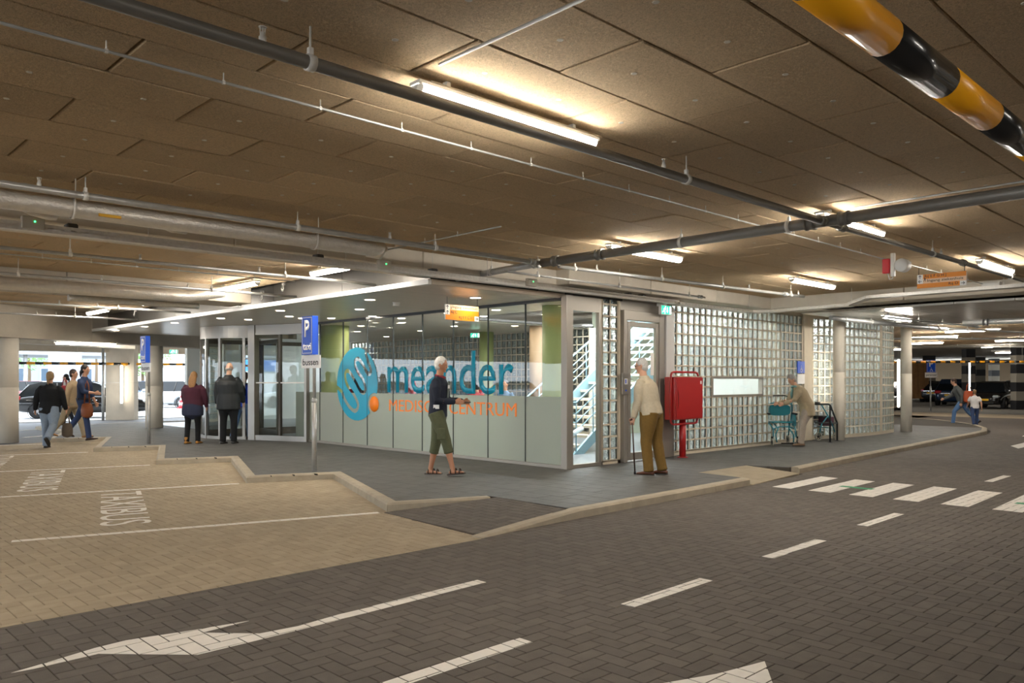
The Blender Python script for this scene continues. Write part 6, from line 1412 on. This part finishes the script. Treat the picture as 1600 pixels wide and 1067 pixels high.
# ================================================================== CARS
CG = mat('car_glass', (.008, .010, .012), .10, spec=.3); CHR = mat('chrome', (.75, .75, .76), .15, 1.0); TYR = mat('car_tyre', (.014, .014, .015), .8); RIM = mat('alloy_rim', hexc('a4a4a6'), .3, .8)
TAIL = mat('tail_light', hexc('b01520'), .2, coat=.5); HEAD = mat('head_light', hexc('cfd6dc'), .12, .4, coat=.6); PLT = mat('number_plate', hexc('e8b010'), .4)
def car(x, y, rz, col, kind, label, L=4.4, Wd=1.76, Ht=1.47, plate='front', group=None, zoff=0, tail_glow=False):
    r = empty('car', (x, y, zoff), label, 'car', group, rz=rz); pm = mat('car_paint_%s' % col, hexc(col), .25, .25, coat=.8); l = L/2; w = Wd/2
    belt = .92; sh = .60
    # stations: x, bottom z, shoulder top z, half width factor
    if kind == 'wagon': ST = [(-l, .42, .62, .80), (-l+.04, .26, .90, .90), (-l+.30, .20, .96, .985), (-.6, .18, .95, 1), (.5, .18, .93, 1), (l-1.15, .19, .90, .99), (l-.55, .20, .82, .96), (l-.12, .24, .70, .84), (l, .34, .56, .66)]
    else: ST = [(-l, .40, .66, .80), (-l+.05, .26, .92, .90), (-l+.30, .20, .98, .985), (-.5, .18, .95, 1), (.5, .18, .92, 1), (l-1.0, .19, .90, .99), (l-.45, .20, .80, .94), (l-.10, .24, .66, .80), (l, .34, .54, .62)]
    rings = []
    for (sx, zb, zt, wf) in ST:
        h = zt-zb; W_ = w*wf; half = [(W_*.80, zb), (W_*.96, zb+h*.18), (W_, zb+h*.45), (W_*.985, zb+h*.75), (W_*.93, zt-.015), (W_*.80, zt+.015), (W_*.35, zt+.04)]
        rings.append([(sx, -a, b) for a, b in half]+[(sx, a, b) for a, b in half[::-1]])
    n = len(rings[0]); vs = [p for q in rings for p in q]; fs = [(i*n+k, (i+1)*n+k, (i+1)*n+(k+1) % n, i*n+(k+1) % n) for i in range(len(rings)-1) for k in range(n)]+[tuple(range(n)), tuple(range(len(vs)-1, len(vs)-n-1, -1))]
    o = MB().add(vs, fs, pm, True).build('car_body', r, (0, 0, 0)); sd = o.modifiers.new('s', 'SUBSURF'); sd.levels = sd.render_levels = 1
    # greenhouse
    if kind == 'wagon': GH = [(-l+.12, .93, .0), (-l+.50, 1.36, .9), (-l+.85, Ht, 1), (.25, Ht-.01, 1), (.55, Ht-.10, .98), (l-1.25, .90, .0)]
    else: GH = [(-l+.10, .95, .0), (-l+.42, 1.34, .9), (-l+.80, Ht, 1), (.15, Ht-.01, 1), (.45, Ht-.10, .98), (l-1.02, .89, .0)]
    gb = MB(); rf = MB(); m_ = len(GH); base_w = w*.90; top_w = w*.66
    def xs(i): return GH[i][0]
    prev = None; side = []
    for (sx, z, t) in GH:
        zz = max(z, belt); f = (zz-belt)/(Ht-belt); side.append((sx, base_w*(1-f)+top_w*f, zz))
    # side glass polygons and roof/windshield strips
    for s in (-1, 1):
        pts = [(sx, s*hw, z) for sx, hw, z in side]+[(side[-1][0], s*base_w, belt-.02), (side[0][0], s*base_w, belt-.02)]
        gb.add(pts, [tuple(range(len(pts))) if s < 0 else tuple(range(len(pts)-1, -1, -1))], CG)
    for i in range(m_-1):
        a, b = side[i], side[i+1]; q = [(a[0], -a[1], a[2]), (a[0], a[1], a[2]), (b[0], b[1], b[2]), (b[0], -b[1], b[2])]; roofy = (a[2] > 1.3 and b[2] > 1.3)
        (rf if roofy else gb).add(q, [(3, 2, 1, 0)], pm if roofy else CG)
        if roofy: rf.add([(a[0], -a[1]-.01, a[2]-.05), (a[0], -a[1]*.96, a[2]+.012), (b[0], -b[1]*.96, b[2]+.012), (b[0], -b[1]-.01, b[2]-.05), (a[0], a[1]+.01, a[2]-.05), (a[0], a[1]*.96, a[2]+.012), (b[0], b[1]*.96, b[2]+.012), (b[0], b[1]+.01, b[2]-.05)], [(0, 1, 2, 3), (7, 6, 5, 4), (1, 5, 6, 2)], pm)
    gb.build('windows', r, (0, 0, 0)); rf.build('roof', r, (0, 0, 0))
    for s in (-1, 1):
        for (x0, x1) in ((side[-1][0]+.0, side[-2][0]), (.02, -.02), (-.95, -1.0) if kind == 'wagon' else (-.9, -.95), (side[0][0], side[1][0])):
            z1 = Ht-.04 if abs(x1) < 1.2 and abs(x0-x1) < .2 else (side[-2][2] if x0 > 0 else side[1][2]); hw1 = top_w+.02 if z1 > 1.38 else top_w+.05
            MB().tube([(x0, s*(base_w+.012), belt-.02), (x1, s*hw1, z1)], .026, pm if abs(x0-x1) > .2 else DARK, 6).build('pillar', r, (0, 0, 0))
        MB().box((side[-1][0]-.35, s*(w+.02), .93), (side[-1][0]-.2, s*(w+.17), 1.05), pm, .03).build('mirror', r, (0, 0, 0))
        MB().box((-.8, s*(w*.985), .72), (-.62, s*(w*1.0+.012), .745), CHR, .005).box((.3, s*(w*.985), .72), (.48, s*(w+.012), .745), CHR, .005).build('door_handles', r, (0, 0, 0))
        for wx in (-l+.82, l-.86):
            q = empty('wheel', (0, 0, 0)); q.parent = r; q.location = (wx, s*(w-.10), .31)
            MB().lathe([(.20, -.1), (.29, -.1), (.31, -.07), (.31, .07), (.29, .1), (.20, .1)], (0, 0, 0), 'y', TYR, 24).build('tyre', q, (0, 0, 0))
            mm = MB().lathe([(.205, .02*s), (.205, .095*s)] if s > 0 else [(.205, -.095), (.205, -.02)], (0, 0, 0), 'y', mat('rim_dark', (.03, .03, .03), .5), 24)
            for k in range(7):
                a = 2*pi*k/7; c_, s_ = cos(a), sin(a); mm.add([(0-.018*c_, s*.105, -.018*s_*0+.018*s_), (.018*c_, s*.105, -.018*s_), (.018*c_+.19*s_, s*.098, -.018*s_+.19*c_), (-.018*c_+.19*s_, s*.098, .018*s_+.19*c_)], [(0, 1, 2, 3)], RIM)
            mm.build('rim', q, (0, 0, 0)); MB().lathe([(.335, -.03), (.35, -.03), (.35, .03), (.335, .03)], (wx, s*(w-.005), .31), 'y', mat('arch', (.01, .01, .01), .7), 24, False).build('wheel_arch', r, (0, 0, 0))
        MB().box((l-.36, s*(w*.48), .60), (l-.02 if kind != 'wagon' else l-.06, s*(w*.84), .74), HEAD, .05).build('head_lamp', r, (0, 0, 0))
        MB().box((-l-.0, s*(w*.52), .74), (-l+.22, s*(w*.955), .93), TAIL, .04).build('tail_lamp', r, (0, 0, 0))
    MB().box((l-.06, -.34, .42), (l+.012, .34, .56), mat('grille', (.01, .01, .01), .4), .01).box((l-.05, -.5, .28), (l-.0, .5, .38), mat('grille', (0, 0, 0)), .01).build('grille', r, (0, 0, 0))
    MB().box((l+.0, -.26, .44), (l+.022, .26, .55), PLT, .003).box((l+.0, -.26, .44), (l+.0235, -.22, .55), BLUE).build('front_plate', r, (0, 0, 0))
    MB().box((-l-.022, -.26, .60), (-l, .26, .71), PLT, .003).build('rear_plate', r, (0, 0, 0)); MB().box((-l-.012, -.5, .80), (-l+.03, .5, .815), CHR).build('boot_trim', r, (0, 0, 0))
    return r
x, y = AT(136, 33.2); car(x, y, -.40, '0b0c10', 'wagon', 'black estate car passing on the street behind the women at left', 4.95, 1.80, 1.47)
x, y = AT(1553, 44.5); car(x, y, pi, '1b1a1a', 'hatch', 'black hatchback with yellow plate parked facing the camera at right', 3.9, 1.74, 1.50)
x, y = AT(1492, 50); car(x, y, radians(8), '1e3350', 'hatch', 'dark blue small car parked tail out behind the hurrying adult', 3.9, 1.7, 1.62)
x, y = AT(1590, 52); car(x, y, pi, '4a5c7a', 'hatch', 'blue grey car parked right of the black hatchback', 4.2, 1.78, 1.55)
x, y = AT(1470, 58); car(x, y, 0, '2a2c30', 'hatch', 'dark car parked behind the staff parking sign', 4.2, 1.76, 1.5)
x, y = AT(1368, 34); car(x, y, pi+.1, '17181b', 'wagon', 'dark car with red tail lamp seen between the glass blocks and the free standing column', 4.5, 1.8, 1.47)
for k, (px, d, rz, col, kd, lb) in enumerate(((262, 46, 2.2, 'c9d0d8', 'hatch', 'pale silver car parked outside behind the woman in burgundy'), (318, 50, 2.2, 'b9c4d2', 'wagon', 'pale blue grey car parked outside left of the revolving door'), (226, 50, .3, '2c4a7a', 'hatch', 'blue car parked outside right of the concrete pier'), (135, 57, .4, 'dfe3e8', 'wagon', 'white car parked outside above the black estate car'),
     (50, 48, .5, '8c2a30', 'hatch', 'red car parked outside at the far left'), (90, 52, .5, 'd5d8dc', 'hatch', 'white car parked outside at the far left'), (352, 56, 2.2, 'e4e6ea', 'hatch', 'white car outside seen through the revolving door'))):
    x, y = AT(px, d); car(x, y, rz, col, kd, lb, 4.3, 1.75, 1.5)
for k, (u_, v_, rz, col) in enumerate(((-4, 41, .1, 'd8dce2'), (-9.5, 42, .1, 'c4cad4'), (-15, 41.5, .1, '3c4c6c'), (1.5, 44, .1, 'e0e2e6'), (-21, 42, .1, 'dadde2'))):
    car(u_, v_, rz, col, 'wagon', ['white estate car parked outside beyond the left edge', 'silver estate car parked outside beyond the left edge', 'dark blue estate car parked outside beyond the left edge', 'white estate car outside near the street edge at far left', 'pale estate car parked outside far beyond the left edge'][k], 4.6, 1.8, 1.48)
# ================================================================== OUTDOORS
og = MB().box((-70, 33.6, -.3), (60, 110, -.006), mat('outdoor_paving', hexc('b3b2b0'), .8, var=(.6, .08))).build('ground_outside', label='sunlit pale paving of the open parking area beyond the garage', cat='ground', kind='structure')
def tree(x, y, h, r, label, seed):
    random.seed(seed); t = empty('tree', (x, y, 0), label, 'tree'); lf = mat('tree_leaves', hexc('6f9a4a'), .7, var=(2, .25), island=.3)
    MB().tube([(0, 0, 0), (.05, 0, h*.3), (0, .1, h*.62)], [.14, .11, .06], mat('bark', hexc('6b5a48'), .9), 10).build('trunk', t, (0, 0, 0)); mb = MB()
    for q in range(1500):
        a, b, c = random.gauss(0, 1), random.gauss(0, 1), random.gauss(0, 1); n = sqrt(a*a+b*b+c*c); q_ = r*random.uniform(.55, 1)
        p = Vector((a/n*q_, b/n*q_, h*.66+c/n*q_*.85)); d = Vector((random.uniform(-1, 1), random.uniform(-1, 1), random.uniform(-1, 1))).normalized(); e = d.orthogonal().normalized(); s = random.uniform(.09, .16)
        mb.add([p-d*s, p+e*s*.5, p+d*s, p-e*s*.5], [(0, 1, 2, 3)], lf)
    mb.build('foliage', t, (0, 0, 0), kind='stuff')
for k, (px, d, h, r, lb) in enumerate(((45, 62, 7, 2.8, 'tree outside at the far left opening'), (100, 76, 8, 3, 'second tree outside at the far left opening'), (222, 51.5, 5, 1.8, 'tree outside right of the concrete pier'), (150, 71, 9, 2.8, 'distant tree outside above the black estate car'), (330, 75, 6, 2.4, 'low tree outside left of the revolving door'), (-120, 60, 8, 3, 'tree outside beyond the left edge'), (-300, 58, 7, 2.6, 'tree farther outside beyond the left edge'))):
    x, y = AT(px, d); tree(x, y, h, r, lb, 40+k)
random.seed(11)
def block_building(x0, y0, w, d, h, label, m):
    r = empty('building', (x0+w/2, y0, 0), label, 'building'); MB().box((x0, y0, 0), (x0+w, y0+d, h), m).build('wall', r)
    n = int(w/3)
    for k in range(n):
        for z in (1.2, 4.4, 7.6):
            if z+1.6 > h: continue
            a = x0+.8+k*3; q = MB().box((a, y0-.05, z), (a+1.7, y0+.02, z+1.6), WHITE).build('window', r); MB().box((a+.08, y0-.07, z+.08), (a+1.62, y0-.05, z+1.52), mat('far_glass', hexc('4a5a6c'), .1)).build('pane', q)
block_building(-40, 95, 34, 10, 10, 'pale office building far outside beyond the parked cars', mat('far_wall_a', hexc('b8bcc2'), .8)); block_building(2, 88, 26, 10, 5.5, 'low grey building far outside left of the revolving door', mat('far_wall_b', hexc('8d95a2'), .8))
# outdoor shelter roof with posts and a lamp post
sh = empty('shelter', (3, 60, 0), 'flat roofed shelter over parked cars outside the garage', 'shelter')
MB().box((-6, 58, 3.2), (22, 66, 3.6), mat('shelter_roof', hexc('8a8f96'), .7)).build('roof', sh)
for x in (-5, 1, 7, 13, 19): MB().tube([(x, 58.5, 0), (x, 58.5, 3.2)], .12, PIPE_L, 10).build('post', sh)
MB().box((-.6, 55.9, 2.2), (2.2, 56, 3.0), mat('blue_board', hexc('2a80e0'), .5)).tube([(-.5, 56.02, 0), (-.5, 56.02, 3.0)], .05, PIPE_L, 8).tube([(2.1, 56.02, 0), (2.1, 56.02, 3.0)], .05, PIPE_L, 8).build('board_sign', label='bright blue board standing outside above the black estate car', cat='sign')
x, y = AT(283, 44); c_ = empty('traffic_cone', (x, y, 0), 'red and white traffic cone outside behind the woman in burgundy', 'cone')
MB().box((-.18, -.18, 0), (.18, .18, .04), REDT, .01).build('base', c_, (0, 0, 0))
for k in range(5): MB().lathe([(.14-.024*k, .04+.14*k), (.14-.024*(k+1), .04+.14*(k+1))], (0, 0, 0), 'z', (REDT, SIGNW)[k % 2], 14).build('cone_band', c_, (0, 0, 0))
